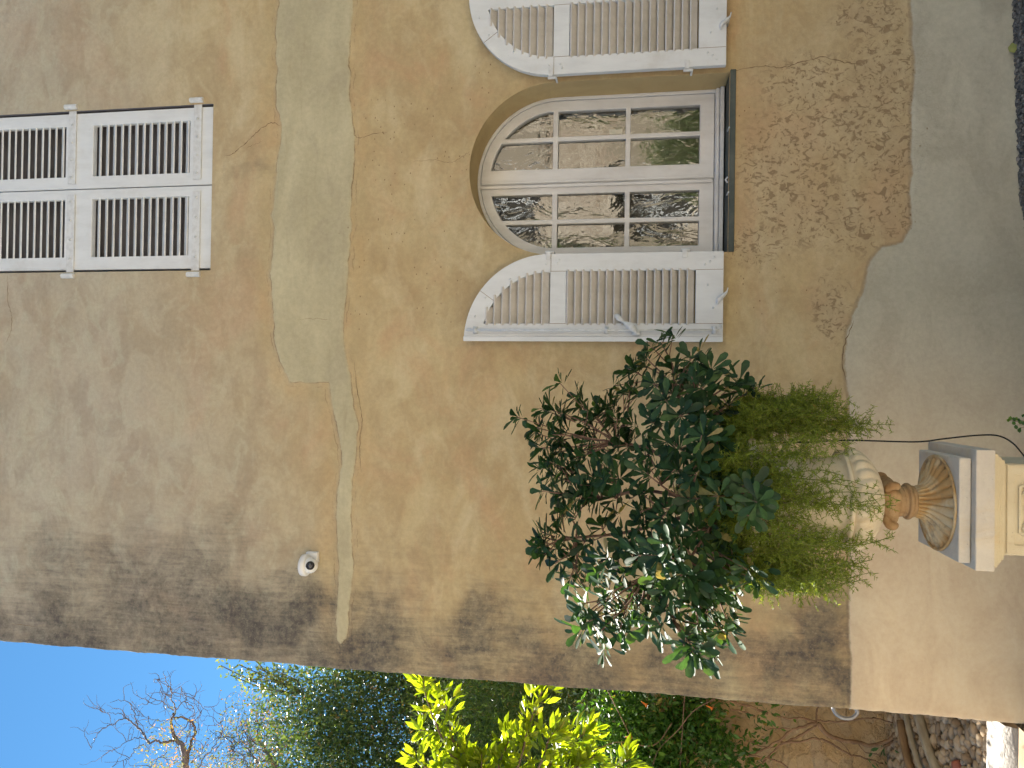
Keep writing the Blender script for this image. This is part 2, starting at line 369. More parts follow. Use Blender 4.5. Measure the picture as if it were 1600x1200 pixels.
def wall_attrs(x, z, side):
    wx = x+(fbm(x*3.1, z*3.1)-.5)*.05+(fbm(x*14, z*14, 3)-.5)*.022; wz = z+(fbm(x*3.1+40, z*3.1)-.5)*.05+(fbm(x*14+9, z*14+5, 3)-.5)*.022
    sb = sdist(wx, wz, band); sl = sdist(x+(wx-x)*.5, z+(wz-z)*.6, lowr)
    dx = x+(fbm(x*2+5, z*2)-.5)*.35; dz = z+(fbm(x*2, z*2+8)-.5)*.45
    nb = .25+1.5*fbm(x*1.6, z*2.3); up = sstep(2.6, 4.4, z)
    D = spots(dx, dz, dirt_spots); D = np.maximum(D, (.52+.14*up)*np.exp(-((x-XL)/(.38+.36*up))**2)*(z > .82)*nb)
    D = np.maximum(D, .30*np.exp(-((x-XL)/(.75+.35*up))**2)*(z > .82)*nb)*sstep(.1, -.01, np.where(sl > 0, sl*6, -.02))
    D = D*(1-.75*sstep(-.01, .01, sb)); D = np.where(side, .55, D)
    pt = spots(x, z, pit_spots)
    dots = np.maximum(spots(x, z, dot_spots), pt)
    glare_g = sstep(3.2, 5.2, z-.35*(x-.2))*.85  # grey glare veil for the colour, growing upwards and to the left
    warm = np.maximum(np.exp(-((sb+.05)/.06)**2)*.8*(sb < .0), sstep(.7, -.7, x)*sstep(1.2, .6, z))  # warm band rim, plus painted ground bounce at the lower left
    warm = np.maximum(warm, sstep(.45, .0, np.abs(x-1.3)/3)*sstep(1.5, 1.0, z)*sstep(.6, .9, z)*.3)
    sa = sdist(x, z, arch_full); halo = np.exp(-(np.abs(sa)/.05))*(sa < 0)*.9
    m1 = np.stack([np.clip(.5+sb/.4, 0, 1), D, np.clip(.5+sl/.4, 0, 1), pt], -1)
    m2 = np.stack([glare_g, warm, halo, dots], -1)
    # relief
    su = -sdist(x, z, upper_rect); near = sstep(.0, .08, np.minimum(np.maximum(-sa, 0), np.maximum(su, 0)))
    yo = -(fbm(x*1.7, z*1.7, 3)-.5)*.022*near-.005*sstep(-.01, .008, sb)-.006*sstep(-.01, .01, sl)-(fbm(x*9, z*9, 3)-.5)*.004*near
    return m1, m2, yo
h = .0125
lr = (.6, 1.8, 1.3, 2.95)     # local window region triangulated around the arch
def axis(a, b, step, fixed):
    pts = sorted(set([a, b]+[f for f in fixed if a <= f <= b])); out = [pts[0]]
    for p, q in zip(pts[:-1], pts[1:]):
        n = max(1, int(round((q-p)/step))); out += [p+(q-p)*k/n for k in range(1, n+1)]
    return out
xs = [XL+.012]+axis(XL+.03, 2.4, h, [lr[0], lr[1], UX0, UX1])+axis(2.4, XR-.02, .12, [])[1:]
zs = axis(-.6, -.05, .1, [])+axis(-.05, 6.2, h, [lr[2], lr[3], UZ0, UZ1])[1:]+axis(6.2, TOP, .12, [])[1:]
cols = [(XL, 9.0), (XL, 5.0), (XL, 2.0), (XL, .6), (XL, .15), (XL, .03), (XL+.003, .010)]+[(x, 0.0 if i else .001) for i, x in enumerate(xs)]+[(XR, .02), (XR, 9.0)]
cx = np.array([c[0] for c in cols]); cy = np.array([c[1] for c in cols]); cz = np.array(zs)
GX, GZ = np.meshgrid(cx, cz, indexing='ij'); GY = np.repeat(cy[:, None], len(cz), 1)
side = (GY > .02)
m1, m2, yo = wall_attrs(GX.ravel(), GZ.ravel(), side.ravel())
jit = ((fbm(GZ*9, GZ*0+3.3, 4)-.5)*.018+(fbm(GZ*45, GZ*0+1.3, 2)-.5)*.006)*np.exp(-((GX-XL)/.02)**2)*(GX < 0)
VX = (GX+jit).ravel(); VY = GY.ravel()+yo*(~side.ravel()); VZ = GZ.ravel()
nz = len(cz); nx = len(cx)
I, J = np.meshgrid(np.arange(nx-1), np.arange(nz-1), indexing='ij')
mx_ = (cx[I]+cx[I+1])/2; mz_ = (cz[J]+cz[J+1])/2; front = (cy[I] < .005) & (cy[I+1] < .005)
hole = front & (((mx_ > lr[0]) & (mx_ < lr[1]) & (mz_ > lr[2]) & (mz_ < lr[3])) | ((mx_ > UX0) & (mx_ < UX1) & (mz_ > UZ0) & (mz_ < UZ1)))
keep = ~hole; Ik = I[keep]; Jk = J[keep]
faces = np.stack([Ik*nz+Jk, (Ik+1)*nz+Jk, (Ik+1)*nz+Jk+1, Ik*nz+Jk+1], -1).tolist()
verts = np.stack([VX, VY, VZ], -1)
# local triangulation
ii = [i for i in range(nx) if cy[i] < .005 and lr[0]-1e-6 <= cx[i] <= lr[1]+1e-6]; jj = [j for j in range(nz) if lr[2]-1e-6 <= cz[j] <= lr[3]+1e-6]
lp = []; lid = []
LX = np.array([cx[i] for i in ii for j in jj]); LZ = np.array([cz[j] for i in ii for j in jj]); LI = [i*nz+j for i in ii for j in jj]
sdA = sdist(LX, LZ, arch_full)
for k in range(len(LI)):
    if sdA[k] < -.005: lp.append(Vector((LX[k], LZ[k]))); lid.append(LI[k])
nb = len(lp); ring = []
for k in range(len(arch_full)):
    a = arch_full[k]; b = arch_full[(k+1) % len(arch_full)]; L = math.hypot(b[0]-a[0], b[1]-a[1]); n = max(1, int(L/.02))
    for q in range(n): ring.append((a[0]+(b[0]-a[0])*q/n, a[1]+(b[1]-a[1])*q/n))
r_ = delaunay_2d_cdt(lp+[Vector(p) for p in ring], [(nb+i, nb+(i+1) % len(ring)) for i in range(len(ring))], [], 0, 1e-7)
base = len(verts); ov = r_[0]; remap = {}; newv = []
for i, p in enumerate(ov):
    orig = r_[3][i]; o0 = orig[0] if orig else None
    if o0 is not None and o0 < nb: remap[i] = lid[o0]
    else: remap[i] = base+len(newv); newv.append((p.x, 0.0, p.y))
nv = np.array(newv)
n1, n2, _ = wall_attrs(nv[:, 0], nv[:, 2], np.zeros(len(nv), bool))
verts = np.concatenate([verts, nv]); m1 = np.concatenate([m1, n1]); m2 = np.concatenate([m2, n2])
tris = [t for t in r_[2]]; cc = np.array([[sum(ov[i].x for i in t)/3, sum(ov[i].y for i in t)/3] for t in tris]); ins = inpoly(cc[:, 0], cc[:, 1], arch_full)
for t, k in zip(tris, ins):
    if k: continue
    a, b, c = (ov[i] for i in t)
    if abs((b-a).cross(c-a)) < 1e-9: continue
    if (b-a).cross(c-a) < 0: t = t[::-1]
    faces.append([remap[i] for i in t])
me = bpy.data.meshes.new('wall'); me.from_pydata(verts.tolist(), [], faces); me.update(); me.shade_smooth()
for nm, arr in (('m1', m1), ('m2', m2)):
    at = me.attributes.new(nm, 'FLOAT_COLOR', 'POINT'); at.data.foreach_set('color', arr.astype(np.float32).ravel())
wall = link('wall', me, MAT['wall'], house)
# back and roof
MAT['tile'] = simple('clay_tile', (.32, .15, .08), (.42, .24, .14), 6, .85, .6, .02, (6, 1, 1))
rb = MB(); rb.box(XL-.12, XR+.3, -.18, 9.3, TOP, TOP+.12); rb.box(XL, XR, 8.98, 9.06, -.6, TOP)
build_each(rb, 'roof', MAT['tile'], house)
# hairline cracks in the plaster: narrow wandering grooves
MAT['crack'] = simple('crack_shadowed_plaster', (.16, .11, .06), (.22, .15, .09), 20, .95, 0)
def crack(pts, wd=.004):
    q = [P(a, b, 0) for a, b in pts]; q = catmull([(p.x, 0, p.z) for p in q], 7); v = []; f = []
    for i, p in enumerate(q):
        t = (q[min(i+1, len(q)-1)]-q[max(i-1, 0)]).normalized(); nrm = Vector((-t.z, 0, t.x))
        jx = (random.random()-.5)*.008; ww = wd*(.35+.9*random.random())*min(1, (min(i, len(q)-1-i)+.3)/4)
        _, _, yv = wall_attrs(np.array([p.x]), np.array([p.z]), np.array([False]))
        c = Vector((p.x+nrm.x*jx, float(yv[0])-.0016, p.z+nrm.z*jx)); v += [c-nrm*ww/2, c+nrm*ww/2]
        if i: f.append((2*i-2, 2*i-1, 2*i+1, 2*i))
    pydata('crack', v, f, MAT['crack'], house)
crack([(350, 244), (366, 238), (385, 222), (400, 208), (416, 196), (427, 192), (440, 197)], .0045)
crack([(384, 232), (396, 226), (412, 220)], .002)
crack([(1141, 113), (1165, 106), (1200, 104), (1222, 106), (1250, 98), (1285, 90), (1320, 98), (1345, 100)], .004)
crack([(552, 210), (562, 216), (580, 210), (605, 206)], .003)
crack([(640, 252), (680, 250), (700, 254), (720, 246), (735, 236)], .002)
crack([(12, 425), (12, 470), (18, 495), (16, 520), (6, 540)], .003)
crack([(553, 560), (558, 610), (566, 650), (562, 700), (566, 740)], .003)
crack([(1334, 500), (1322, 530), (1316, 560), (1322, 600)], .005)
crack([(10, 975), (40, 977), (60, 980)], .003)
crack([(462, 500), (500, 498), (520, 502)], .0015)

# ---- arched window
def prism_ring(name, ring_pts, y0, y1, mat, parent, closed=False):
    n = len(ring_pts); v = [(p[0], y0, p[1]) for p in ring_pts]+[(p[0], y1, p[1]) for p in ring_pts]
    f = [(i, i+1, i+1+n, i+n) for i in range(n-1)]
    if closed: f.append((n-1, 0, n, 2*n-1))
    return pydata(name, v, f, mat, parent)
# plaster reveal (sides and arch), the window set back in it
rv = [p for p in ring if p[1] > ASILL+1e-6 or p[0] > 99]
rv = [(AX-AR, ASILL)]+[p for p in arch_full[1:-1]]+[(AX+AR, ASILL)]
o = prism_ring('window_reveal', rv, 0, .36, MAT['reveal'], house)
o['label'] = 'ochre plaster reveal around the arched window'
win = empty('arched_window', None, None); win.parent = house; win['label'] = 'arched white casement window with twelve panes'
FY = .215                                     # front plane of the fixed frame
def arc(cx, cz, r, a0, a1, n=24): return [(cx+r*math.cos(a), cz+r*math.sin(a)) for a in np.linspace(a0, a1, n)]
fo = [(AX-AR, ASILL+.002), (AX+AR, ASILL+.002)]+arc(AX, ASP, AR, 0, math.pi, 40)
ro = AR-.018
fi = [(AX-ro, 1.475), (AX+ro, 1.475)]+arc(AX, ASP, ro, 0, math.pi, 40)
plate('frame', fo, [fi], FY-.004, FY+.08, MAT['sash'], win)
# leaves
CX = 1.178+.012
def leafw(sgn):
    """one casement leaf; sgn=+1 right, -1 left"""
    R = ro-.0015; r_in = .397
    e = CX+.001 if sgn > 0 else CX-.003
    def mir(pts): return pts
    ctr = AX
    n = 30; out = []; 
    if sgn > 0:
        a0 = 0; a1 = math.acos((e-ctr)/R)
        out = [(e, 1.478), (ctr+R, 1.478)]+arc(ctr, ASP, R, a0, a1, n)
        xo = [1.277, 1.434, 1.460, 1.606]
    else:
        a0 = math.acos((e-ctr)/R); a1 = math.pi
        out = [(ctr-R, 1.478), (e, 1.478)]+arc(ctr, ASP, R, a0, a1, n)
        xo = [.822, .958, .984, 1.130]
    holes = []
    for (za, zb) in ((1.556, 1.937), (1.965, 2.347)):
        for (xa, xb) in ((xo[0], xo[1]), (xo[2], xo[3])):
            holes.append([(xa, za), (xb, za), (xb, zb), (xa, zb)])
    za = 2.377
    for (xa, xb) in ((xo[0], xo[1]), (xo[2], xo[3])):
        pts = [(xa, za), (xb, za)]
        ri = r_in
        for x in np.linspace(xb, xa, 14):
            zz = ASP+math.sqrt(max(ri*ri-(x-ctr)**2, 0)); pts.append((x, max(zz, za+.004)))
        holes.append(pts)
    o = plate('leaf', out, holes, FY+.004, FY+.05, MAT['sash'], win, .004)
    o['label'] = 'right casement leaf' if sgn > 0 else 'left casement leaf'
    return o, holes
panes = []
for s in (1, -1):
    o, hs = leafw(s)
    panes += hs
# meeting bead, lower rail lip
b = MB(); b.box(CX-.022, CX-.004, FY-.010, FY+.004, 1.487, 2.80); b.box(CX+.006, CX+.02, FY-.004, FY+.004, 1.487, 2.79)
build_each(b, 'meeting_bead', MAT['sash'], win, bw=.003)
b = MB(); b.box(AX-AR+.001, AX+AR-.001, FY-.045, FY-.005, 1.4300, 1.452); b.box(AX-AR+.001, AX+AR-.001, FY-.026, FY-.006, 1.4545, 1.472)
build_each(b, 'bottom_rail', MAT['sash'], win, bw=.004)
for k, hp in enumerate(panes):
    x0 = min(p[0] for p in hp); x1 = max(p[0] for p in hp); z0 = min(p[1] for p in hp); z1 = max(p[1] for p in hp)
    cxp, czp = (x0+x1)/2, (z0+z1)/2; tx = random.uniform(-.035, .035); tz = random.uniform(-.03, .03)
    v = [(p[0], FY+.030+(p[0]-cxp)*tx*.4+(p[1]-czp)*tz*.4, p[1]) for p in hp]
    pydata('pane', v, [tuple(range(len(hp)))], MAT['glass'], win)
# white inner boards behind the glass, divided by joints
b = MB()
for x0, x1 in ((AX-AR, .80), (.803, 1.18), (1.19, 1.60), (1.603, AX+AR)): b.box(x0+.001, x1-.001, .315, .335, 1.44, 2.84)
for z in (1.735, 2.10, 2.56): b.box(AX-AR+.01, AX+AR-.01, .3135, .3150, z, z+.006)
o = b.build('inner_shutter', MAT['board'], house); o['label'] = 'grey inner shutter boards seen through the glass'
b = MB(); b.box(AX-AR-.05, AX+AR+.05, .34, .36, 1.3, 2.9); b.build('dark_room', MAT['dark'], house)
b = MB(); b.box(AX+.27, AX+.30, .28, .312, 1.985, 2.06); bevel(b.build('window_catch', MAT['iron'], win), .004)
# stone sill
b = MB(); b.box(AX-AR-.001, AX+AR+.012, -.012, .25, ASILL-.032, ASILL-.003)
o = bevel(b.build('window_sill', MAT['sill'], house), .004); o['label'] = 'dark grey green stone sill under the arched window'
b = MB()
for x in (AX-.16, AX+.18): b.tube([(x, -.010, ASILL+.0), (x, .05, ASILL+.001)], .004, 6)
b.tube([(AX-.1, .03, ASILL), (AX-.085, .03, ASILL+.012), (AX-.07, .03, ASILL)], .005, 6)
build_each(b, 'sill_catch', MAT['iron'], house)

# ---- shutters
def slats(x0, x1fun, z0, z1, pitch, yc, depth, tilt, thick, mat, parent, nm='slats'):
    """tilted louvre boards; x1fun(z) gives the right end"""
    b = MB(); n = int(round((z1-z0)/pitch))
    R = Matrix.Rotation(tilt, 3, 'X')
    for k in range(n):
        z = z0+(k+.5)*(z1-z0)/n; xa, xb = (x1fun(z) if callable(x1fun) else (x0, x1fun))
        if xb-xa < .015: continue
        jz = random.uniform(-.001, .001); rr = Matrix.Rotation(tilt+random.uniform(-.03, .03), 3, 'X')
        b.box(xa, xb, yc-depth/2, yc+depth/2, z+jz-thick/2, z+jz+thick/2, rr)
    o = b.build(nm, mat, parent); bevel(o, .002, 2); return o
def open_shutter(sgn, label):
    """leaf folded back flat on the wall; local mirrored by sgn about the window's middle"""
    fx = lambda x: x if sgn < 0 else 2*AX-x
    def mp(l):
        l = [(fx(a), b_) for a, b_ in l]; return l if sgn < 0 else l[::-1]
    x0, x1, cz = .268, .733, 2.352; R = .465
    y0, y1 = -.075, -.042
    outer = [(x0, 1.452), (x1, 1.452), (x1, cz)]+arc(x0, cz, R, 0, math.pi/2, 30)[1:-1]+[(x0, cz+R)]
    hl = [(.360, 1.590), (.639, 1.590), (.639, 2.263), (.360, 2.263)]
    rin = .368
    hu = [(.360, 2.348), (x0+rin-.002, 2.348)]+[(x0+math.sqrt(rin**2-(z-cz)**2), z) for z in np.linspace(2.356, 2.708, 20)]+[(.360, 2.7085)]
    root = plate('shutter', mp(outer), [mp(hl), mp(hu)], y0, y1, MAT['shutter'], house, .003); root['label'] = label
    def ends(z):
        a = .352; bb = x0+math.sqrt(max(rin**2-(z-cz)**2, 0))+.012
        if z < 2.3: bb = .647
        return tuple(sorted((fx(a), fx(bb))))
    o = slats(0, ends, 1.597, 2.262, .0416, -.061, .050, math.radians(-43), .0105, MAT['slat'], root)
    o = slats(0, ends, 2.352, 2.700, .0416, -.061, .050, math.radians(-43), .0105, MAT['slat'], root)
    # joints between the boards of the frame (thin dark grooves) and pegs
    g = MB()
    def groove(a, b_):
        a = (fx(a[0]), a[1]); b_ = (fx(b_[0]), b_[1]); d = Vector((b_[0]-a[0], 0, b_[1]-a[1])); nrm = Vector((-d.z, 0, d.x)).normalized()*.0011
        A = Vector((a[0], y0-.0006, a[1])); B = Vector((b_[0], y0-.0006, b_[1])); g.add([A-nrm, B-nrm, B+nrm, A+nrm], [(0, 1, 2, 3)])
    groove((.639, 1.590), (.639, 1.455)); groove((.639, 2.263), (.639, 2.348)); groove((.639, 2.345), (.731, 2.345)); groove((.360, 2.263), (.360, 2.348)); groove((.360, 1.455), (.360, 1.59))
    groove((x0+.368*math.cos(.95), cz+.368*math.sin(.95)), (x0+.463*math.cos(.95), cz+.463*math.sin(.95)))
    build_each(g, 'board_joint', MAT['crack'], root)
    g = MB()
    for (a, c) in ((.68, 1.52), (.70, 1.50), (.665, 1.545), (.68, 2.31), (.70, 2.30), (.60, 2.565), (.50, 2.70), (.40, 2.755), (.32, 1.52), (.33, 2.30), (.68, 2.37), (.44, 1.50), (.56, 1.53)):
        g.tube([(fx(a), y0-.002, c), (fx(a), y0+.001, c)], .006, 10)
    build_each(g, 'peg', MAT['shutter'], root, True)
    # hinges on the window side
    for z in (2.352, 1.640):
        b = MB(); xh = fx(.744)
        b.tube([(xh, -.062, z-.022), (xh, -.062, z+.026)], .0085, 12); b.box(min(fx(.70), xh), max(fx(.70), xh), -.0815, -.0765, z-.004, z+.020)
        b.tube([(xh, -.062, z-.018), (xh, .004, z-.018)], .006, 8)
        o = b.build('hinge', MAT['iron'], root, False); bevel(o, .0015)
    # shutter dog below
    p = P(1130, 462, -.08) if sgn < 0 else P(1138, 32, -.08)
    b = MB(); X_, Z_ = p.x, 1.452
    pts = catmull([(X_-.045, -.085, Z_+.030), (X_-.022, -.089, Z_+.026), (X_-.004, -.088, Z_+.006), (X_+.016, -.085, Z_-.014), (X_+.040, -.083, Z_-.022)], 4)
    b.tube(pts, [.003+.008*math.sin(math.pi*min(1, i/(len(pts)-1)*1.1+.05)) for i in range(len(pts))], 8)
    b.tube([(X_+.012, -.088, Z_-.012), (X_+.012, .004, Z_-.012)], .006, 8)
    o = b.build('shutter_dog', MAT['iron'], root, True)
    return root
sl = open_shutter(-1, 'louvred arched shutter with a locking bar, folded open left of the window')
sr = open_shutter(1, 'louvred arched shutter without a locking bar, folded open right of the window')
# astragal strip and locking bar on the left shutter
b = MB(); b.box(.264, .290, -.091, -.0765, 1.453, 2.8165); b.box(.2905, .303, -.084, -.0765, 1.454, 2.81)
build_each(b, 'edge_strip', MAT['shutter'], sl, bw=.003)
b = MB()
b.tube([(.3245, -.093, 1.47), (.3245, -.093, 2.80)], .0065, 10)
for z in (1.495, 2.045, 2.75): b.tube([(.3245, -.093, z-.008), (.3245, -.093, z+.008)], .0115, 12); b.box(.306, .343, -.0840, -.0758, z-.012, z+.012)
b.tube([(.3245, -.093, 1.47), (.336, -.096, 1.462), (.355, -.096, 1.468)], .005, 8)
b.build('locking_bar', MAT['iron'], sl, True)
b = MB()
hp = [P(994, 520, -.10), P(988, 512, -.115), P(976, 504, -.12), P(964, 494, -.12)]
pts = catmull([(p.x, p.y, p.z) for p in hp], 6)
b.tube(pts, [.006, .008, .010, .012, .015, .018, .020, .021, .020, .018, .015, .011, .008, .007, .009, .012, .015, .016, .012][:len(pts)], 12)
c0 = pts[-1]; b.tube([c0+Vector((0, .008, 0)), c0+Vector((0, .004, 0)), c0-Vector((0, .006, 0)), c0-Vector((0, .009, 0))], [.006, .013, .013, .006], 12)
b.box(hp[0].x-.012, hp[0].x+.012, -.108, -.078, hp[0].z-.02, hp[0].z+.022)
b.build('bar_handle', MAT['iron'], sl, True)
# closed shutters of the upper window
def closed_leaf(x0, x1, hx0, hx1, label, sgn):
    root = plate('shutter', [(x0, 4.379), (x1, 4.379), (x1, 6.10), (x0, 6.10)],
                 [[(hx0, 4.528), (hx1, 4.528), (hx1, 5.172), (hx0, 5.172)], [(hx0, 5.360), (hx1, 5.360), (hx1, 5.99), (hx0, 5.99)]], .012, .048, MAT['shutter'], house, .003)
    root['label'] = label
    for z0, z1, n in ((4.528, 5.160, 13), (5.372, 5.99, 13)):
        slats(hx0-.006, hx1+.006, z0, z1, (z1-z0)/n, .030, .046, math.radians(48), .009, MAT['shutter'], root)
    for z in (4.476, 5.313):
        b = MB(); xo = UX1+.024 if sgn > 0 else UX0-.024
        b.box(min(xo, (x0+.03) if sgn > 0 else xo), max(xo, xo if sgn > 0 else x1-.03), .004, .0095, z-.028, z+.024)
        b.tube([(xo, -.006, z-.042), (xo, -.006, z+.042)], .0155, 14); b.tube([(xo, -.006, z-.03), (xo, .05, z-.03)], .008, 8)
        o = b.build('strap_hinge', MAT['iron'], root); bevel(o, .002)
        b = MB()
        for k in range(4):
            xx = x0+.07+(x1-x0-.14)*k/3; b.tube([(xx, .001, z), (xx, .005, z)], .008, 10)
        build_each(b, 'rivet', MAT['iron'], root, True)
    return root
closed_leaf(.696, 1.188, .775, 1.128, 'left leaf of the closed upper shutters', -1)
closed_leaf(1.194, 1.656, 1.268, 1.578, 'right leaf of the closed upper shutters', 1)
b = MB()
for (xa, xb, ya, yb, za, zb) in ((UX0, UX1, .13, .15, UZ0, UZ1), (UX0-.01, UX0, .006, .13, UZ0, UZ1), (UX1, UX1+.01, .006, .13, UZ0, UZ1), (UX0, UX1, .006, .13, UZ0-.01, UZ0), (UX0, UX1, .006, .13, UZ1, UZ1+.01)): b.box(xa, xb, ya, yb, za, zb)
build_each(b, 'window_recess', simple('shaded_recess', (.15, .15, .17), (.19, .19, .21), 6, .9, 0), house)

# ------------------------------------------------------------------ leaves
TEMPL = {
 'spat': ([(0, 0, 0), (.38, .20, .03), (.38, -.20, .03), (.74, .46, .05), (.74, -.46, .05), (.95, .30, .02), (.95, -.30, .02), (1, 0, -.03), (.38, 0, -.03), (.74, 0, -.04)],
          [(0, 8, 1), (0, 2, 8), (8, 9, 3, 1), (8, 2, 4, 9), (9, 7, 5, 3), (9, 4, 6, 7)]),
 'oval': ([(0, 0, 0), (.3, .40, .05), (.3, -.40, .05), (.68, .42, .03), (.68, -.42, .03), (1, 0, -.08), (.3, 0, -.02), (.68, 0, -.04)],
          [(0, 6, 1), (0, 2, 6), (6, 7, 3, 1), (6, 2, 4, 7), (7, 5, 3), (7, 4, 5)]),
 'dia': ([(0, 0, 0), (.45, .42, .04), (1, 0, 0), (.45, -.42, .04), (.45, 0, -.06)], [(0, 4, 1), (4, 2, 1), (0, 3, 4), (3, 2, 4)]),
 'needle': ([(0, .5, 0), (0, -.5, 0), (.55, .5, .0), (.55, -.5, .0), (1, 0, 0)], [(0, 1, 3, 2), (2, 3, 4)])}
def leaf_mesh(name, mat, Pn, D, N, L, Wd, kind='spat', parent=None, lc=None, curl=0.0):
    Pn = np.asarray(Pn, float); D = np.asarray(D, float); N = np.asarray(N, float); n = len(Pn)
    L = np.broadcast_to(np.asarray(L, float), (n,)); Wd = np.broadcast_to(np.asarray(Wd, float), (n,))
    D = D/np.maximum(np.linalg.norm(D, axis=1, keepdims=True), 1e-9)
    N = N-D*np.sum(N*D, 1, keepdims=True); N = N/np.maximum(np.linalg.norm(N, axis=1, keepdims=True), 1e-9); S = np.cross(N, D)
    tv, tf = TEMPL[kind]; tv = np.array(tv); k = len(tv)
    s = tv[:, 0]; V = Pn[:, None]+D[:, None]*(s[None, :, None]*L[:, None, None])+S[:, None]*(tv[None, :, 1, None]*Wd[:, None, None])
    cr = np.broadcast_to(np.asarray(curl, float), (n,))
    V = V+N[:, None]*((tv[None, :, 2]*Wd[:, None]*1.4-(s[None]**2)*L[:, None]*cr[:, None])[..., None])
    V = V.reshape(-1, 3)
    loops = []; starts = []; tot = []; c = 0
    for f in tf: loops.append(np.array(f)); 
    per = np.concatenate(loops); sz = np.array([len(f) for f in tf])
    vi = (per[None]+(np.arange(n)*k)[:, None]).ravel(); sizes = np.tile(sz, n); st = np.concatenate([[0], np.cumsum(sizes)[:-1]])
    me = bpy.data.meshes.new(name); me.vertices.add(len(V)); me.vertices.foreach_set('co', V.astype(np.float32).ravel())
    me.loops.add(len(vi)); me.loops.foreach_set('vertex_index', vi.astype(np.int32))
    me.polygons.add(len(sizes)); me.polygons.foreach_set('loop_start', st.astype(np.int32)); me.polygons.foreach_set('loop_total', sizes.astype(np.int32))
    me.update(calc_edges=True); me.validate()
    if lc is None: lc = RNG.random((n, 3))
    lc = np.asarray(lc, float)
    arr = np.concatenate([np.repeat(lc, k, 0), np.tile(s, n)[:, None]], 1)
    at = me.attributes.new('lc', 'FLOAT_COLOR', 'POINT'); at.data.foreach_set('color', arr.astype(np.float32).ravel())
    me.shade_smooth()
    return link(name, me, mat, parent)
def leaf_mat(name, dark, mid, light, rough=.35, trans=.35, spec=.5, odd=(.4, .3, .1), oddp=.97, tcol=None):
    m = M(name); a = m.attr('lc'); r = m.sep(a.outputs['Color'])
    c = m.mix(m.ramp(r[0], 0, .6), dark, mid); c = m.mix(m.ramp(r[0], .6, 1.0), c, light)
    c = m.mix(m.ramp(r[1], oddp, oddp+.01), c, odd)
    vein = m.ramp(m.noise(m.coord(), 60, 3, .6), .3, .7, .8, 1.15)
    c = m.mix(1, c, vein, 'MULTIPLY')
    m.set(c, rough, 0, spec)
    t = m.n.new('ShaderNodeBsdfTranslucent'); tc = m.mix(1, c, tcol or (1.5, 1.35, .45), 'MULTIPLY'); m.put(t.inputs[0], tc)
    mx = m.n.new('ShaderNodeMixShader'); mx.inputs[0].default_value = trans
    m.put(mx.inputs[1], m.p.outputs[0]); m.put(mx.inputs[2], t.outputs[0]); m.put(m.out.inputs[0], mx.outputs[0]); return m.m
MAT['bark'] = simple('brown_bark', (.13, .085, .06), (.22, .16, .12), 14, .9, .6, .01, (1, 1, .3))
MAT['twig'] = simple('reddish_twig', (.16, .09, .07), (.26, .17, .13), 20, .8, .3, .003)
MAT['pitto'] = leaf_mat('pittosporum_leaf', (.019, .056, .026), (.042, .106, .038), (.111, .206, .050), .52, .42, .55, (.38, .32, .15), .978)
MAT['fern'] = leaf_mat('asparagus_needle', (.127, .196, .028), (.196, .276, .040), (.276, .345, .063), .5, .4, .3, (.276, .161, .057), .985)
MAT['yellow'] = leaf_mat('sunny_shrub_leaf', (.12, .18, .016), (.18, .25, .022), (.26, .31, .032), .36, .58, .5, (.45, .40, .12), .98, (2.6, 2.4, .5))
MAT['oak'] = leaf_mat('evergreen_leaf', (.058, .113, .044), (.115, .192, .061), (.250, .295, .096), .3, .35, .7, (.422, .278, .158), .97)
MAT['hedge'] = leaf_mat('hedge_leaf', (.054, .117, .030), (.108, .196, .042), (.216, .313, .067), .4, .38, .5)
MAT['climb'] = leaf_mat('climber_leaf', (.039, .119, .027), (.079, .190, .038), (.158, .300, .045), .38, .42, .5)
MAT['willow'] = leaf_mat('willow_leaf', (.14, .16, .06), (.20, .21, .09), (.28, .25, .12), .5, .45, .3, (.38, .20, .13), .75)
def rand_dirs(n):
    v = RNG.normal(size=(n, 3)); return v/np.linalg.norm(v, axis=1, keepdims=True)

# ------------------------------------------------------------------ urn, pedestal
def stone_mat(name, a, b, stain, dark, st=.5):
    m = M(name); co = m.coord(); n = m.noise(co, 5, 6, .65, .5); f = m.noise(co, 60, 5, .65); s = m.noise(m.coord((1, 1, .35)), 9, 6, .7, .6)
    c = m.mix(m.ramp(n, .3, .7), a, b); c = m.mix(m.ramp(s, .5, .72, 0, st), c, stain); c = m.mix(m.ramp(f, .64, .74, 0, .7), c, dark)
    m.set(c, .8, 0, .25); m.bump(m.math('ADD', f, m.math('MULTIPLY', s, 1.5)), .6, .006); return m.m
MAT['marble'] = stone_mat('cream_marble', (.713, .632, .471), (.598, .529, .402), (.575, .414, .207), (.276, .230, .172), .45)
MAT['amber'] = stone_mat('amber_stained_marble', (.289, .156, .060), (.425, .295, .160), (.145, .078, .036), (.076, .049, .032), .95)
MAT['grey_marble'] = stone_mat('weathered_marble', (.672, .625, .529), (.552, .507, .437), (.600, .472, .276), (.240, .224, .196), .35)
MAT['cream'] = stone_mat('cream_stone', (.651, .583, .414), (.588, .508, .345), (.588, .410, .184), (.315, .238, .161), .4)
def foot_mat():
    m = M('fluted_foot_marble'); co = m.coord(); n = m.noise(co, 9, 6, .65, .7); f = m.noise(co, 60, 4, .6)
    sx = m.n.new('ShaderNodeSeparateXYZ'); m.put(sx.inputs[0], co)
    c = m.mix(m.ramp(n, .38, .6), (.56, .46, .29), (.46, .29, .12)); c = m.mix(m.ramp(m.noise(co, 14, 5, .7), .5, .7, 0, .7), c, (.15, .14, .12))
    m.set(c, .8, 0, .25); m.bump(m.math('ADD', f, n), .3, .003); return m.m
MAT['foot'] = foot_mat()
UXC, UYC = -.385, -1.085
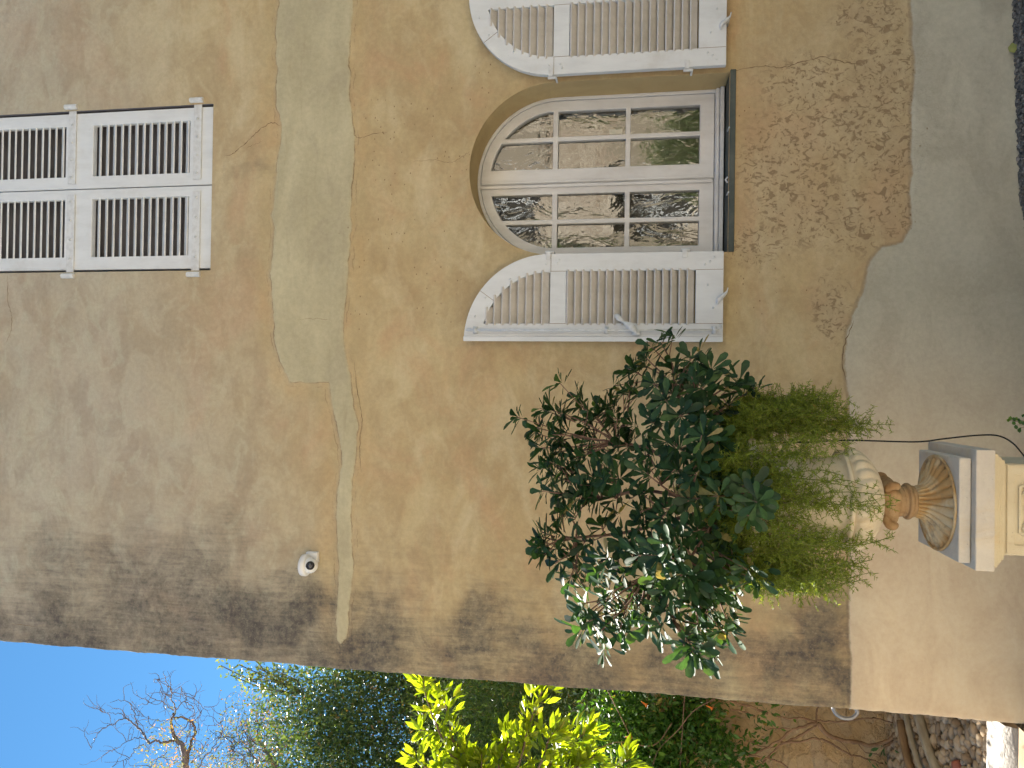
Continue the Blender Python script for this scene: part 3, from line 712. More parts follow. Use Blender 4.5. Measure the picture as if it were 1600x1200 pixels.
urn = empty('stone_urn', 'cream stone garden urn with ribbed bowl and fluted amber foot on the pedestal', 'urn')
prof = [(.060, 1.000), (.095, 1.010), (.130, 1.028), (.158, 1.050), (.176, 1.072), (.185, 1.092), (.184, 1.110), (.176, 1.122), (.170, 1.127)]
def refine(p, k=5):
    q = catmull([(a, 0, b) for a, b in p], k); return [(v.x, v.z) for v in q]
pr = refine(prof, 4)
def gad(i, a, z):
    t = min(1, max(0, (z-1.0)/.03))*min(1, max(0, (1.124-z)/.012)); return 1+t*(.055*abs(math.sin(13*(a+(z-1.06)*2.0)))**.6-.035)
v, f = lathe(pr, 220, gad, UXC, UYC); o = pydata('ribbed_bowl', v, f, MAT['marble'], urn, True)
pr = refine([(.172, 1.126), (.181, 1.133), (.180, 1.143), (.170, 1.148), (.161, 1.158), (.155, 1.18), (.152, 1.23), (.154, 1.29), (.160, 1.34), (.172, 1.39), (.192, 1.43), (.212, 1.45)], 4)
pr += [(.232, 1.4505), (.240, 1.458), (.241, 1.472), (.236, 1.482), (.226, 1.485), (.205, 1.480), (.190, 1.455), (.165, 1.40), (.15, 1.38)]
v, f = lathe(pr, 96, None, UXC, UYC); pydata('body', v, f, MAT['marble'], urn, True)
pr = refine([(.055, 1.006), (.066, .996), (.078, .984), (.082, .97), (.072, .952), (.060, .940), (.056, .925)], 4)
def leafk(i, a, z): return 1+.16*max(0, math.sin(4*a))**2*(z > .945)
v, f = lathe(pr, 96, leafk, UXC, UYC); pydata('knop', v, f, MAT['amber'], urn, True)
b = MB()
for k in range(4):     # curled acanthus tips around the knop
    a = math.radians(38+90*k); dx, dy = math.cos(a), math.sin(a)
    pts = catmull([(UXC+dx*r, UYC+dy*r, z) for r, z in ((.055, .985), (.085, .990), (.104, .982), (.104, .968), (.094, .962))], 5)
    b.tube(pts, [.010+.005*math.sin(i/len(pts)*math.pi) for i in range(len(pts))], 10)
build_each(b, 'scroll', MAT['amber'], urn, True)
pr = refine([(.056, .925), (.056, .915), (.064, .912), (.067, .905), (.064, .898), (.058, .896), (.058, .886), (.054, .882)], 3)
v, f = lathe(pr, 72, None, UXC, UYC); pydata('ring', v, f, MAT['amber'], urn, True)
pr = refine([(.053, .884), (.055, .872), (.059, .860), (.067, .849), (.082, .839), (.104, .829), (.132, .819), (.158, .806)], 6)
def flute(i, a, z): return 1+.24*(abs(math.sin(12*a))**.5-.65)*min(1, (i+1)/6)
v, f = lathe(pr, 240, flute, UXC, UYC); pydata('fluted_foot', v, f, MAT['foot'], urn, True)
pr = [(.150, .802), (.170, .802), (.174, .806), (.173, .811), (.168, .813), (.162, .810), (.155, .804)]
v, f = lathe(pr, 96, None, UXC, UYC); pydata('foot_rim', v, f, MAT['foot'], urn, True)
b = MB(); b.box(UXC-.178, UXC+.178, -1.270, -.905, .765, .803)
o = b.build('plinth', MAT['grey_marble'], urn); bevel(o, .004)
MAT['soil'] = simple('potting_soil', (.05, .035, .022), (.09, .06, .04), 40, .95, .8, .01)
v, f = lathe([(.0, 1.40), (.10, 1.415), (.162, 1.40)], 32, None, UXC, UYC); pydata('soil', v, f, MAT['soil'], urn, True)

ped = empty('stone_pedestal', 'square cream stone pedestal with a carved panel under the urn', 'pedestal')
PX = -.378
b = MB(); b.box(PX-.203, PX+.203, -1.300, -.885, .703, .763); o = b.build('cap_slab', MAT['grey_marble'], ped); bevel(o, .004)
b = MB()
for (hw, y0, z0, z1) in ((.190, 0, .690, .703), (.182, 0, .680, .690), (.176, 0, .672, .680), (.168, 0, .660, .672)):
    b.box(PX-hw, PX+hw, -1.0925-hw-.008, -1.0925+hw+.008, z0, z1)
o = b.build('moulding', MAT['cream'], ped); bevel(o, .005, 3)
b = MB(); b.box(PX-.155, PX+.155, -1.250, -.935, .075, .660); o = b.build('shaft', MAT['cream'], ped); bevel(o, .003)
# carved frame with notched corners on the front, and a rosette
def notched(hw, z0, z1, c):
    return [(PX-hw+c, z0), (PX+hw-c, z0), (PX+hw-c, z0+c*.5), (PX+hw, z0+c), (PX+hw, z1-c), (PX+hw-c*.5, z1-c), (PX+hw-c, z1), (PX-hw+c, z1), (PX-hw+c*.5, z1-c), (PX-hw, z1-c), (PX-hw, z0+c), (PX-hw+c, z0+c*.5)]
o = plate('panel_frame', [(PX-.152, .09), (PX+.152, .09), (PX+.152, .648), (PX-.152, .648)], [[(PX-.118, .12), (PX+.118, .12), (PX+.118, .622), (PX-.118, .622)]], -1.256, -1.2495, MAT['cream'], ped, .003)
o = plate('panel_bead', notched(.108, .13, .612, .028), [notched(.099, .139, .603, .026)], -1.257, -1.2490, MAT['cream'], ped, .002)
o = plate('panel_bead', notched(.088, .15, .592, .022), [notched(.083, .155, .587, .021)], -1.2535, -1.2490, MAT['cream'], ped, .001)
b = MB()
for c in ((PX-.06, .575), (PX+.06, .15), (PX+.06, .575), (PX-.06, .15)):
    b.tube([(c[0], -1.249, c[1]), (c[0], -1.256, c[1]), (c[0], -1.260, c[1])], [.010, .010, .004], 12)
    for k in range(7):
        a = 2*math.pi*k/7; q = (c[0]+.018*math.cos(a), c[1]+.018*math.sin(a)); b.tube([(q[0], -1.249, q[1]), (q[0], -1.254, q[1]), (q[0], -1.257, q[1])], [.009, .009, .004], 8)
build_each(b, 'rosette', MAT['cream'], ped, True)
b = MB(); b.box(PX-.185, PX+.185, -1.285, -.90, -.06, .05); b.box(PX-.168, PX+.168, -1.265, -.92, .05, .075)
o = b.build('base', MAT['cream'], ped); bevel(o, .005)

# ------------------------------------------------------------------ pittosporum bush in the urn
pit = empty('pittosporum_bush', 'dark green leathery leaved bush growing out of the urn', 'bush')
tips = [(1033, 536, -1.0), (990, 578, -.9), (1010, 560, -.95), (1080, 560, -1.1), (1112, 575, -1.15), (1155, 596, -1.1), (1098, 605, -1.2), (1065, 595, -1.0), (985, 610, -.9), (1040, 625, -1.2), (860, 640, -.9), (838, 668, -.95), (905, 632, -.85), (930, 645, -.9), (948, 632, -.9), (965, 655, -1.0), (915, 668, -.85), (880, 675, -1.0), (845, 700, -1.0),
        (872, 705, -.9), (900, 715, -1.05), (1020, 655, -1.1), (1062, 650, -1.25), (1100, 650, -1.2), (1040, 690, -1.25), (980, 695, -1.0), (945, 715, -.95), (860, 742, -1.1), (890, 745, -1.0), (925, 745, -1.2), (852, 720, -1.0), (846, 858, -1.15), (868, 880, -1.2), (845, 838, -1.1), (895, 870, -1.1), (912, 850, -1.2), (935, 880, -1.3),
        (905, 775, -1.2), (965, 745, -1.3), (1010, 740, -1.35), (1060, 735, -1.3), (1090, 715, -1.35), (1120, 690, -1.3), (960, 775, -1.1), (940, 820, -1.15), (975, 850, -1.25), (1000, 800, -1.3), (1040, 795, -1.35), (1090, 780, -1.4), (1130, 745, -1.3), (1180, 768, -1.42), (1168, 795, -1.42), (1110, 820, -1.3),
        (915, 960, -1.40), (905, 985, -1.45), (940, 985, -1.5), (960, 965, -1.4), (990, 955, -1.35), (1010, 975, -1.4), (1020, 950, -1.35), (1028, 868, -1.55), (1055, 890, -1.5), (1075, 905, -1.5), (1100, 895, -1.45), (1040, 915, -1.45), (1120, 925, -1.4), (1080, 935, -1.4), (1105, 955, -1.4), (1135, 965, -1.35), (1130, 985, -1.35), (1092, 990, -1.45),
        (1070, 1010, -1.5), (1085, 1022, -1.5), (960, 905, -1.2), (1000, 880, -1.3), (890, 905, -1.15), (870, 825, -1.1), (1060, 850, -1.4), (1140, 840, -1.25), (1150, 900, -1.3), (1130, 870, -1.3), (1010, 910, -1.3), (985, 930, -1.3), (1130, 640, -1.1), (1050, 575, -1.0), (1020, 600, -1.1), (870, 770, -1.15), (885, 800, -1.1)]
root_p = Vector((UXC, UYC, 1.40))
tv = [P(a, b_, y) for a, b_, y in tips]
# main limbs reach to groups of tips
mains = [P(1050, 690, -1.05), P(960, 690, -1.0), P(940, 780, -1.1), P(960, 850, -1.2), P(1010, 900, -1.3), P(1070, 780, -1.3), P(1080, 870, -1.35), P(1060, 620, -1.05), P(900, 840, -1.15)]
br = MB(); paths = []
for mp_ in mains:
    q = mp_; mid1 = root_p.lerp(q, .33)+Vector((random.uniform(-.03, .03), random.uniform(-.03, .03), .04)); mid2 = root_p.lerp(q, .7)+Vector((random.uniform(-.03, .03), random.uniform(-.03, .03), .02))
    s = root_p+Vector((random.uniform(-.05, .05), random.uniform(-.05, .05), 0)); pts = catmull([s, mid1, mid2, q], 5)
    br.tube(pts, [.009-.0045*i/len(pts) for i in range(len(pts))], 7); paths.append(pts)
allp = [(p, i, k) for i, pp in enumerate(paths) for k, p in enumerate(pp) if k > 4]
leafP, leafD, leafN, leafL, leafC = [], [], [], [], []
def rosette(c, axis, n, L, light=.0, spread=1.0):
    axis = axis.normalized(); u = axis.orthogonal().normalized(); v_ = axis.cross(u); ph = random.random()*6.28
    for k in range(n):
        a = ph+k*2.399; el = random.uniform(-.3, .45)+.8*(k/n)
        d = (u*math.cos(a)+v_*math.sin(a))*math.cos(el)*spread+axis*math.sin(el)
        leafP.append(c-axis*random.uniform(0, .028)+d*.004); leafD.append(d); leafN.append(axis+d*.15+Vector((0, -.15, .2))+Vector(rand_dirs(1)[0])*.25); leafL.append(L*random.uniform(.6, 1.12)); leafC.append((min(1, max(0, random.random()*.75+light)), random.random(), random.random()))
for t in tv:
    bp = min(allp, key=lambda e: (e[0]-t).length)[0]
    m1_ = bp.lerp(t, .5)+Vector((random.uniform(-.02, .02), random.uniform(-.02, .02), random.uniform(-.02, .01)))
    br.tube(catmull([bp, m1_, t], 4), [.005, .0047, .0044, .004, .0037, .0034, .003, .0028, .0025], 5)
    ax = (t-m1_).normalized()*.8+Vector((0, -.25, .35)); rosette(t, ax, random.randint(11, 14), .086)
    # lower leaves along the twig and side shoots
    for k in range(random.randint(1, 3)):
        c = t+Vector((random.gauss(0, .045), random.gauss(0, .05), random.gauss(0, .045)))
        br.tube([bp.lerp(t, .6), c], [.003, .002], 4); rosette(c, (c-root_p).normalized()+Vector((0, -.2, .3)), random.randint(8, 11), .078, random.choice((0, 0, .2)))
for k in range(38):   # interior shoots
    pp = random.choice(allp)[0]; c = pp+Vector((random.gauss(0, .07), random.gauss(0, .08), random.gauss(0, .06)))
    br.tube([pp, c], [.003, .002], 4); rosette(c, (c-root_p).normalized()+Vector((0, -.3, .3)), random.randint(6, 9), .072)
br.build('stems', MAT['twig'], pit, True)
leaf_mesh('foliage', MAT['pitto'], leafP, leafD, leafN, leafL, np.array(leafL)*.39, 'spat', pit, leafC, RNG.uniform(-.05, .22, len(leafP)))

# ------------------------------------------------------------------ asparagus fern
fern = empty('asparagus_fern', 'feathery bright green asparagus fern spilling over the urn rim', 'fern')
ends = []
def em(n, xr, yr, yy):
    for _ in range(n): ends.append((random.uniform(*xr), random.uniform(*yr), random.uniform(*yy)))
em(34, (1165, 1330), (612, 675), (-1.2, -.95)); em(4, (1330, 1395), (650, 682), (-1.15, -1.0)); em(12, (1150, 1240), (625, 690), (-1.25, -.9)); em(28, (1180, 1330), (845, 925), (-1.3, -1.0)); em(7, (1300, 1380), (820, 905), (-1.3, -1.15))
em(15, (1190, 1330), (700, 780), (-1.34, -1.28)); em(15, (1190, 1330), (770, 850), (-1.34, -1.29)); em(4, (1300, 1350), (700, 850), (-1.34, -1.29)); em(10, (1200, 1290), (705, 790), (-1.33, -1.27)); em(3, (1310, 1390), (755, 800), (-1.34, -1.28)); em(17, (1065, 1165), (690, 860), (-1.4, -1.0)); em(6, (1120, 1180), (880, 935), (-1.2, -1.1)); em(8, (1100, 1190), (640, 700), (-1.2, -1.0))
ends += [(1398, 664, -1.1), (1360, 660, -1.1), (1398, 838, -1.25), (1355, 905, -1.15), (1340, 880, -1.2), (1392, 775, -1.30), (1400, 790, -1.28)]
fs = MB(); fP, fD = [], []
for e in ends:
    t = P(*e); side_ = (t-root_p); out = Vector((side_.x, side_.y, 0)); 
    if out.length < .02: out = Vector((0, -1, 0))
    rr = min(.25, max(.19, out.length*.9)); rimp = Vector((UXC, UYC, 1.50))+out.normalized()*rr*(.9 if t.z < 1.45 else .6)
    if t.z > 1.45: rimp = root_p.lerp(t, .5)+Vector((0, 0, .06))
    wv = Vector((random.uniform(-.035, .035), random.uniform(-.03, .0), 0))
    pts = catmull([root_p+out.normalized()*.05, rimp+Vector((0, 0, .03))+wv, rimp.lerp(t, .35)+out.normalized()*.05-wv, rimp.lerp(t, .7)+out.normalized()*.03+wv*.8, t], 6)
    fs.tube(pts, [.0014]*len(pts), 4, False)
    for i in range(4, len(pts)):
        for s in range(1 if (e[2] < -1.28 and t.z < 1.45) else 2 if i > len(pts)-4 else 3):
            dirn = (pts[i]-pts[i-1]).normalized(); o_ = Vector(rand_dirs(1)[0]); o_ = (o_-dirn*o_.dot(dirn)).normalized(); bl = random.uniform(.035, .085)*(.55 if i > len(pts)-4 else 1)
            bd = (dirn*.75+o_+Vector((0, 0, .25))).normalized(); p0 = pts[i].lerp(pts[i-1], random.random()); m = int(bl/.0058); fs.tube([p0, p0+bd*bl], [.0008, .0005], 3, False)
            for j in range(m):
                q = p0+bd*bl*(j/m); nd = (bd*.6+Vector(rand_dirs(1)[0])*.85)
                fP.append(q); fD.append(nd); fP.append(q); fD.append(bd*.6-nd+Vector(rand_dirs(1)[0])*.4)
fs.build('stems', simple('fern_stem', (.12, .15, .03), (.16, .18, .05), 20, .7, 0), fern)
n = len(fP); leaf_mesh('foliage', MAT['fern'], fP, fD, rand_dirs(n), RNG.uniform(.009, .018, n), .0024, 'needle', fern)

# ------------------------------------------------------------------ irrigation cable
MAT['black'] = simple('black_plastic', (.012, .012, .013), (.02, .02, .02), 20, .5, 0)
cp = [P(a, b_, y) for a, b_, y in ((1178, 694, -.93), (1200, 692, -.9), (1260, 691, -.9), (1325, 688, -.9), (1400, 690, -.9), (1440, 690, -.9), (1480, 685, -.9), (1530, 680, -.9), (1560, 681, -.9), (1582, 692, -.9), (1600, 712, -.9), (1640, 760, -.9), (1700, 800, -.9))]
b = MB(); b.tube(catmull(cp, 6), .0030, 8); tag(b.build('irrigation_hose', MAT['black'], None, True), 'thin black hose hanging from the urn rim to the ground', 'hose')

# ------------------------------------------------------------------ security camera
MAT['plastic'] = simple('white_plastic', (.74, .75, .75), (.70, .71, .71), 10, .35, 0, spec=.5)
MAT['lens'] = M('lens_glass').set((.01, .014, .03), .08, 0, .9)
sc_ = empty('security_camera', 'small white turret security camera fixed to the plaster above the grey band', 'camera')
cc_ = P(484, 882, -.06); X0, Z0 = cc_.x, cc_.z
b = MB()
v, f = lathe([(.010, Z0+.048), (.050, Z0+.047), (.058, Z0+.042), (.061, Z0+.034), (.061, Z0+.016), (.058, Z0+.010), (.05, Z0+.006)], 40, None, X0-.004, -.064); b.add(v, f)
b.box(X0-.0, X0+.062, -.03, .004, Z0-.030, Z0+.040)
o = b.build('housing', MAT['plastic'], sc_, False); bevel(o, .006, 3, 50); o.data.shade_smooth()
b = MB(); cb = Vector((X0-.002, -.070, Z0-.006)); 
v, f = [], []
for i in range(13):
    for k in range(28):
        a = math.pi*i/12; p_ = 2*math.pi*k/28; v.append(cb+Vector((math.sin(a)*math.cos(p_), math.sin(a)*math.sin(p_), math.cos(a)))*.045)
for i in range(12):
    for k in range(28): f.append((i*28+k, (i+1)*28+k, (i+1)*28+(k+1) % 28, i*28+(k+1) % 28))
b.add(v, f); ball = b.build('ball', MAT['plastic'], sc_, True)
ld = Vector((.18, -.85, -.42)).normalized()
b = MB(); b.tube([cb+ld*.034, cb+ld*.0465, cb+ld*.0475], [.024, .0235, .020], 24); b.build('lens_ring', MAT['black'], sc_, True)
b = MB(); b.tube([cb+ld*.0465, cb+ld*.0478, cb+ld*.0495], [.0155, .0155, .006], 24); b.build('lens', MAT['lens'], sc_, True)

# ------------------------------------------------------------------ ground
def gz(x, y):
    """gravel ground: rises gently to the right along the wall"""
    return np.interp(x, [-60, -1.9, -1.5, .2, .55, .75, 1.0, 1.9, 4, 60], [0, 0, -.06, -.07, -.055, -.012, .028, .066, .11, .12])
def gravel_mat(name, a, b, c, sc=70):
    m = M(name); co = m.coord(); vc = m.voro(co, sc, out=1); vd = m.voro(co, sc); n = m.noise(co, 2, 5, .6)
    r = m.sep(vc); col = m.mix(r[0], a, b); col = m.mix(m.ramp(r[1], .7, .9), col, c); col = m.mix(m.ramp(vd, .3, .7, 0, .8), col, (a[0]*.3, a[1]*.3, a[2]*.3))
    col = m.mix(m.ramp(n, .35, .7, 0, .35), col, (.14, .11, .08)); m.set(col, .9, 0, .2); m.bump(m.math('SUBTRACT', 1.0, vd), .8, .012); return m.m
MAT['ground'] = gravel_mat('pale_gravel', (.48, .42, .34), (.58, .52, .43), (.40, .34, .26), 60)
MAT['dgravel'] = gravel_mat('grey_gravel', (.11, .11, .105), (.17, .165, .155), (.24, .235, .22), 80)
gx = np.concatenate([[-60, -25, -12, -7], np.arange(-4, 4.01, .125), [6, 9, 15, 30, 60]]); gy = np.concatenate([[-60, -30, -18, -12, -8, -6], np.arange(-4.5, 3.01, .25), [5, 9, 16, 30, 70]])
A_, B_ = np.meshgrid(gx, gy, indexing='ij'); Zg = gz(A_, B_)-.004
vv = np.stack([A_.ravel(), B_.ravel(), Zg.ravel()], -1); ny_ = len(gy)
ff = [(i*ny_+j, (i+1)*ny_+j, (i+1)*ny_+j+1, i*ny_+j+1) for i in range(len(gx)-1) for j in range(ny_-1)]
tag(pydata('ground', vv, ff, MAT['ground'], None, True), kind='structure')
# darker gravel bed at the foot of the wall on the right
px_ = np.arange(.2, 6.01, .1); py_ = np.array([-2.6, -1.6, -.8, -.4, -.2, -.005])
A_, B_ = np.meshgrid(px_, py_, indexing='ij'); vv = np.stack([A_.ravel(), B_.ravel(), (gz(A_, B_)+.004+.0*A_).ravel()], -1); n_ = len(py_)
tag(pydata('gravel_bed', vv, [(i*n_+j, (i+1)*n_+j, (i+1)*n_+j+1, i*n_+j+1) for i in range(len(px_)-1) for j in range(n_-1)], MAT['dgravel'], None, True), kind='structure')
def pebbles(name, pts, rads, mat, kind='stuff', flat=.7, label=None, cat=None, parent=None, zr=None):
    ico = bmesh.new(); bmesh.ops.create_icosphere(ico, subdivisions=2, radius=1); iv = np.array([v.co[:] for v in ico.verts]); fi_ = np.array([[v.index for v in f.verts] for f in ico.faces]); ico.free()
    n = len(pts); k = len(iv); V = np.zeros((n, k, 3))
    for i in range(n):
        sc = np.array(rads[i])*np.array([RNG.uniform(.8, 1.5), RNG.uniform(.6, 1.1), flat*RNG.uniform(.8, 1.2)]); a = RNG.uniform(0, 6.28) if zr is None else RNG.normal(0, zr)
        ph = RNG.uniform(0, 6.28, 3); q = iv*(1+.13*np.sin(iv[:, [1]]*3+ph[0])+.12*np.sin(iv[:, [0]]*2.6+ph[1])+.08*np.sin(iv[:, [2]]*5+ph[2])); q = q*sc
        V[i] = np.stack([q[:, 0]*np.cos(a)-q[:, 1]*np.sin(a), q[:, 0]*np.sin(a)+q[:, 1]*np.cos(a), q[:, 2]], -1)+np.array(pts[i])
    F = (fi_[None]+(np.arange(n)*k)[:, None, None]).reshape(-1, 3); me = bpy.data.meshes.new(name); me.from_pydata(V.reshape(-1, 3).tolist(), [], F.tolist()); me.update()
    at = me.attributes.new('lc', 'FLOAT_COLOR', 'POINT'); at.data.foreach_set('color', np.concatenate([np.repeat(RNG.random((n, 3)), k, 0), np.ones((n*k, 1))], 1).astype(np.float32).ravel())
    me.shade_smooth(); o = link(name, me, mat, parent); tag(o, label, cat, None, kind); return o
def stone_var(name, a, b, c, oddp=.93, odd=None):
    m = M(name); r = m.sep(m.attr('lc').outputs['Color']); n = m.noise(m.coord(), 40, 5, .65)
    col = m.mix(r[0], a, b); col = m.mix(m.ramp(r[1], .75, .95), col, c); col = m.mix(m.ramp(n, .4, .75, 0, .5), col, (b[0]*.45, b[1]*.42, b[2]*.4)); 
    if odd: col = m.mix(m.ramp(r[2], oddp, oddp+.005), col, odd)
    m.set(col, .88, 0, .2); m.bump(n, .4, .006); return m.m
pts = []; rd = []
for _ in range(3000):
    x = random.uniform(.5, 2.7); y = -abs(random.gauss(0, .12)); pts.append((x, y-.004, float(gz(x, y))+random.uniform(.003, .012))); rd.append(random.uniform(.004, .011))
pebbles('gravel', pts, rd, stone_var('gravel_stone', (.10, .10, .095), (.19, .185, .17), (.30, .29, .27)), label='dark grey gravel at the foot of the wall', cat='gravel')
# fallen leaf on the gravel
p = P(1594, 78, -.02); tag(leaf_mesh('fallen_leaf', simple('yellowing_leaf', (.30, .30, .09), (.24, .26, .07), 30, .6, .2, .002), [(p.x-.02, -.035, float(gz(p.x, 0))+.022)], [(1, .25, .12)], [(0, -.75, .6)], .062, .045, 'oval'), 'yellow green fallen leaf lying on the dark gravel', 'leaf')
# small weed by the wall foot
wd = empty('weed', 'small round leaved weed rising at the foot of the wall beside the hose', 'plant')
wP, wD, wN = [], [], []; st = MB()
for (a, b_) in ((1586, 664), (1586, 658), (1592, 669), (1594, 656), (1599, 664), (1600, 650), (1578, 657)):
    p = P(a, b_, -.25); q = P(1625, 664, -.25); st.tube(catmull([(q.x, q.y, 0), q.lerp(p, .6), p], 4), .0012, 4); 
    for s in (0, 1): wP.append(p); wD.append((random.uniform(-1, 1), -.3, random.uniform(-.3, .8))); wN.append((0, -1, .4))
st.build('stems', MAT['twig'], wd); leaf_mesh('foliage', MAT['climb'], wP, wD, wN, .022, .018, 'oval', wd)

# ------------------------------------------------------------------ grey hook on the house corner
MAT['zinc'] = simple('grey_painted_metal', (.22, .23, .25), (.34, .35, .37), 14, .35, .1, .001, spec=.6, metal=.5)
hk = [P(a, b_, .12) for a, b_ in ((1303, 1094), (1302, 1106), (1307, 1116), (1318, 1122), (1330, 1122), (1338, 1116), (1339, 1110), (1333, 1105), (1326, 1106))]
hk = [Vector((min(q.x, -1.592+.0*i) if i < 1 else q.x, .12, q.z)) for i, q in enumerate(hk)]; hk[0] = Vector((-1.585, .12, hk[0].z))
b = MB(); b.tube(catmull(hk, 5), .0095, 12); b.tube([(-1.600, .12, hk[0].z), (-1.606, .12, hk[0].z)], .022, 14)
b.build('hose_hook', MAT['zinc'], house, True)

# ------------------------------------------------------------------ garden beyond the corner
# wooded hillside added behind the garden to block the bright horizon sky
hx = np.arange(-90, 31, 3.0); hy = np.arange(12, 70, 2.5); A_, B_ = np.meshgrid(hx, hy, indexing='ij'); k_ = len(hy)
Hz = 15*sstep(12, 42, B_)*(.75+.5*fbm(A_*.05, B_*.05))+1.3*(fbm(A_*.4, B_*.4)-.5)*sstep(12, 18, B_)-.1
mh = M('backdrop_hill_green'); nh_ = mh.noise(mh.coord(), .9, 8, .7); nf_ = mh.noise(mh.coord(), 6, 6, .7)
mh.set(mh.mix(mh.ramp(mh.math('ADD', mh.math('MULTIPLY', nh_, .5), mh.math('MULTIPLY', nf_, .5)), .35, .65), (.05, .075, .035), (.11, .15, .065)), .95, 0, .1); mh.bump(nf_, 1, .5)
tag(pydata('backdrop_hill', np.stack([A_.ravel(), B_.ravel(), Hz.ravel()], -1), [(i*k_+j, (i+1)*k_+j, (i+1)*k_+j+1, i*k_+j+1) for i in range(len(hx)-1) for j in range(k_-1)], mh.m, None, True), kind='structure')
# cobbled path
MAT['mortar'] = simple('dusty_earth', (.24, .17, .11), (.34, .26, .17), 9, .95, .5, .01)
cx0, cx1, cy0, cy1 = -7, -1.62, -.3, 1.85
o = pydata('path', [(cx0, cy0, .012), (cx1, cy0, .012), (cx1, cy1, .012), (cx0, cy1, .012)], [(0, 1, 2, 3)], MAT['mortar']); tag(o, kind='structure')
pts = []; rd = []
for _ in range(16000):
    x = random.uniform(-4.2, -1.65); y = random.uniform(.3, 1.8); pts.append((x, y, .012+random.uniform(0, .02))); r_c = random.choice((.010, .015, .020, .026, .033)); rd.append(r_c)
kp, kr = [], []
grid_ = {}
for p, r in sorted(zip(pts, rd), key=lambda e: -e[1]):
    key = (int(p[0]/.08), int(p[1]/.08)); ok = True
    for dx in (-1, 0, 1):
        for dy in (-1, 0, 1):
            for q, s in grid_.get((key[0]+dx, key[1]+dy), []):
                if (p[0]-q[0])**2+(p[1]-q[1])**2 < ((r+s)*.80)**2: ok = False
    if ok: grid_.setdefault(key, []).append((p, r)); kp.append(p); kr.append(r)
pebbles('cobbles', kp, kr, stone_var('path_cobble', (.42, .32, .21), (.55, .44, .31), (.28, .21, .14), .996, (.5, .05, .04)), label='rounded beige cobbles of the path beyond the corner', cat='cobbles', flat=.75, zr=.5)
# pale stone slab in the sun near the corner
MAT['pale'] = simple('pale_limestone', (.42, .40, .37), (.30, .28, .25), 5, .8, .7, .02, (1, 3, 1))
def slab(x0, x1, y0, y1, z1, mat, name, label, cat='kerb stone'):
    nx_, ny2 = 30, 8; v = []; f = []
    for i in range(nx_+1):
        for j in range(ny2+1):
            u, t = i/nx_, j/ny2; ed = min(t, 1-t)
            v.append((x0+(x1-x0)*u, y0+(y1-y0)*t+.03*(float(fbm(np.array(u*6), np.array(j*1.0)))-.5), z1*(min(1, ed*5)**.5)+.02*float(fbm(np.array(u*9.), np.array(t*3.)))))
    for i in range(nx_):
        for j in range(ny2): f.append((i*(ny2+1)+j, (i+1)*(ny2+1)+j, (i+1)*(ny2+1)+j+1, i*(ny2+1)+j+1))
    return tag(pydata(name, v, f, mat, None, True), label, cat)
slab(-4.2, -1.63, .02, .27, .06, MAT['pale'], 'kerb_stone', 'long pale kerb stone in the sun beside the house corner')
# weathered timbers at the foot of the bank
MAT['timber'] = simple('weathered_timber', (.34, .29, .21), (.46, .41, .31), 12, .9, .6, .006, (.3, 1, 4)); MAT['timber2'] = simple('brown_timber', (.24, .15, .08), (.34, .22, .12), 12, .9, .6, .006, (.3, 1, 4))
for (a, b_, r, mt, lab) in (((1437, 1120), (1464, 1200), .030, 'timber', 'grey weathered timber pole edging the cobbles'), ((1416, 1117), (1441, 1205), .018, 'timber', 'thin pale timber batten between the two poles'), ((1410, 1140), (1424, 1200), .026, 'timber2', 'reddish brown timber pole against the earth bank')):
    p, q = G(*a, .06), G(*b_, .06); q = p+(q-p)*2.0; p = p-(q-p)*.12; p.x = min(p.x, -1.64)
    b = MB(); b.tube(catmull([p, p.lerp(q, .4)+Vector((0, .02, .008)), p.lerp(q, .7)+Vector((0, -.01, 0)), q], 4), r, 9); tag(b.build('timber_pole', MAT[mt], None, True), lab, 'timber', 'timbers at the foot of the bank')
# earth and rubble retaining wall
def bank_mat():
    m = M('ochre_rubble'); co = m.coord((1, 1, 1.3)); n = m.noise(co, 2.4, 7, .65, .8); n2 = m.noise(co, 14, 6, .7, .5); cw = m.mix(.16, co, m.noise(co, 4, 5, .7, out=1)); vd = m.voro(cw, 10, 'DISTANCE_TO_EDGE'); vc = m.sep(m.voro(cw, 10, out=1))
    c = m.mix(m.ramp(n, .3, .7), (.46, .32, .165), (.58, .42, .235)); c = m.mix(m.ramp(vc[0], .5, 1, 0, .5), c, (.42, .34, .24)); c = m.mix(m.ramp(n2, .55, .75, 0, .6), c, (.26, .16, .08))
    c = m.mix(m.math('MULTIPLY', m.ramp(vd, .0, .05, .22, 0), m.ramp(n2, .4, .6)), c, (.20, .12, .06)); m.set(c, .95, 0, .1); m.bump(m.math('ADD', m.math('MULTIPLY', m.ramp(vd, 0, .15), .25), n2), .9, .035); return m.m
xb = np.arange(-7, -1.60, .04); zb = np.arange(-.1, 1.72, .04); A_, B_ = np.meshgrid(xb, zb, indexing='ij')
Yb = 1.86+.10*B_+(fbm(A_*2.2, B_*2.2, 5)-.5)*.34+(fbm(A_*9, B_*9, 3)-.5)*.08; k_ = len(zb)
vv = np.stack([A_.ravel(), Yb.ravel(), B_.ravel()], -1); ff = [(i*k_+j, (i+1)*k_+j, (i+1)*k_+j+1, i*k_+j+1) for i in range(len(xb)-1) for j in range(k_-1)]
base_n = len(vv); top = [(x, 6.0, 1.70) for x in xb]; vv = np.concatenate([vv, np.array(top)]); ff += [(i*k_+k_-1, (i+1)*k_+k_-1, base_n+i+1, base_n+i) for i in range(len(xb)-1)]
bank = tag(pydata('retaining_wall', vv, ff, bank_mat(), None, True), 'rough ochre rubble retaining wall with bare roots beyond the house corner', 'retaining wall')
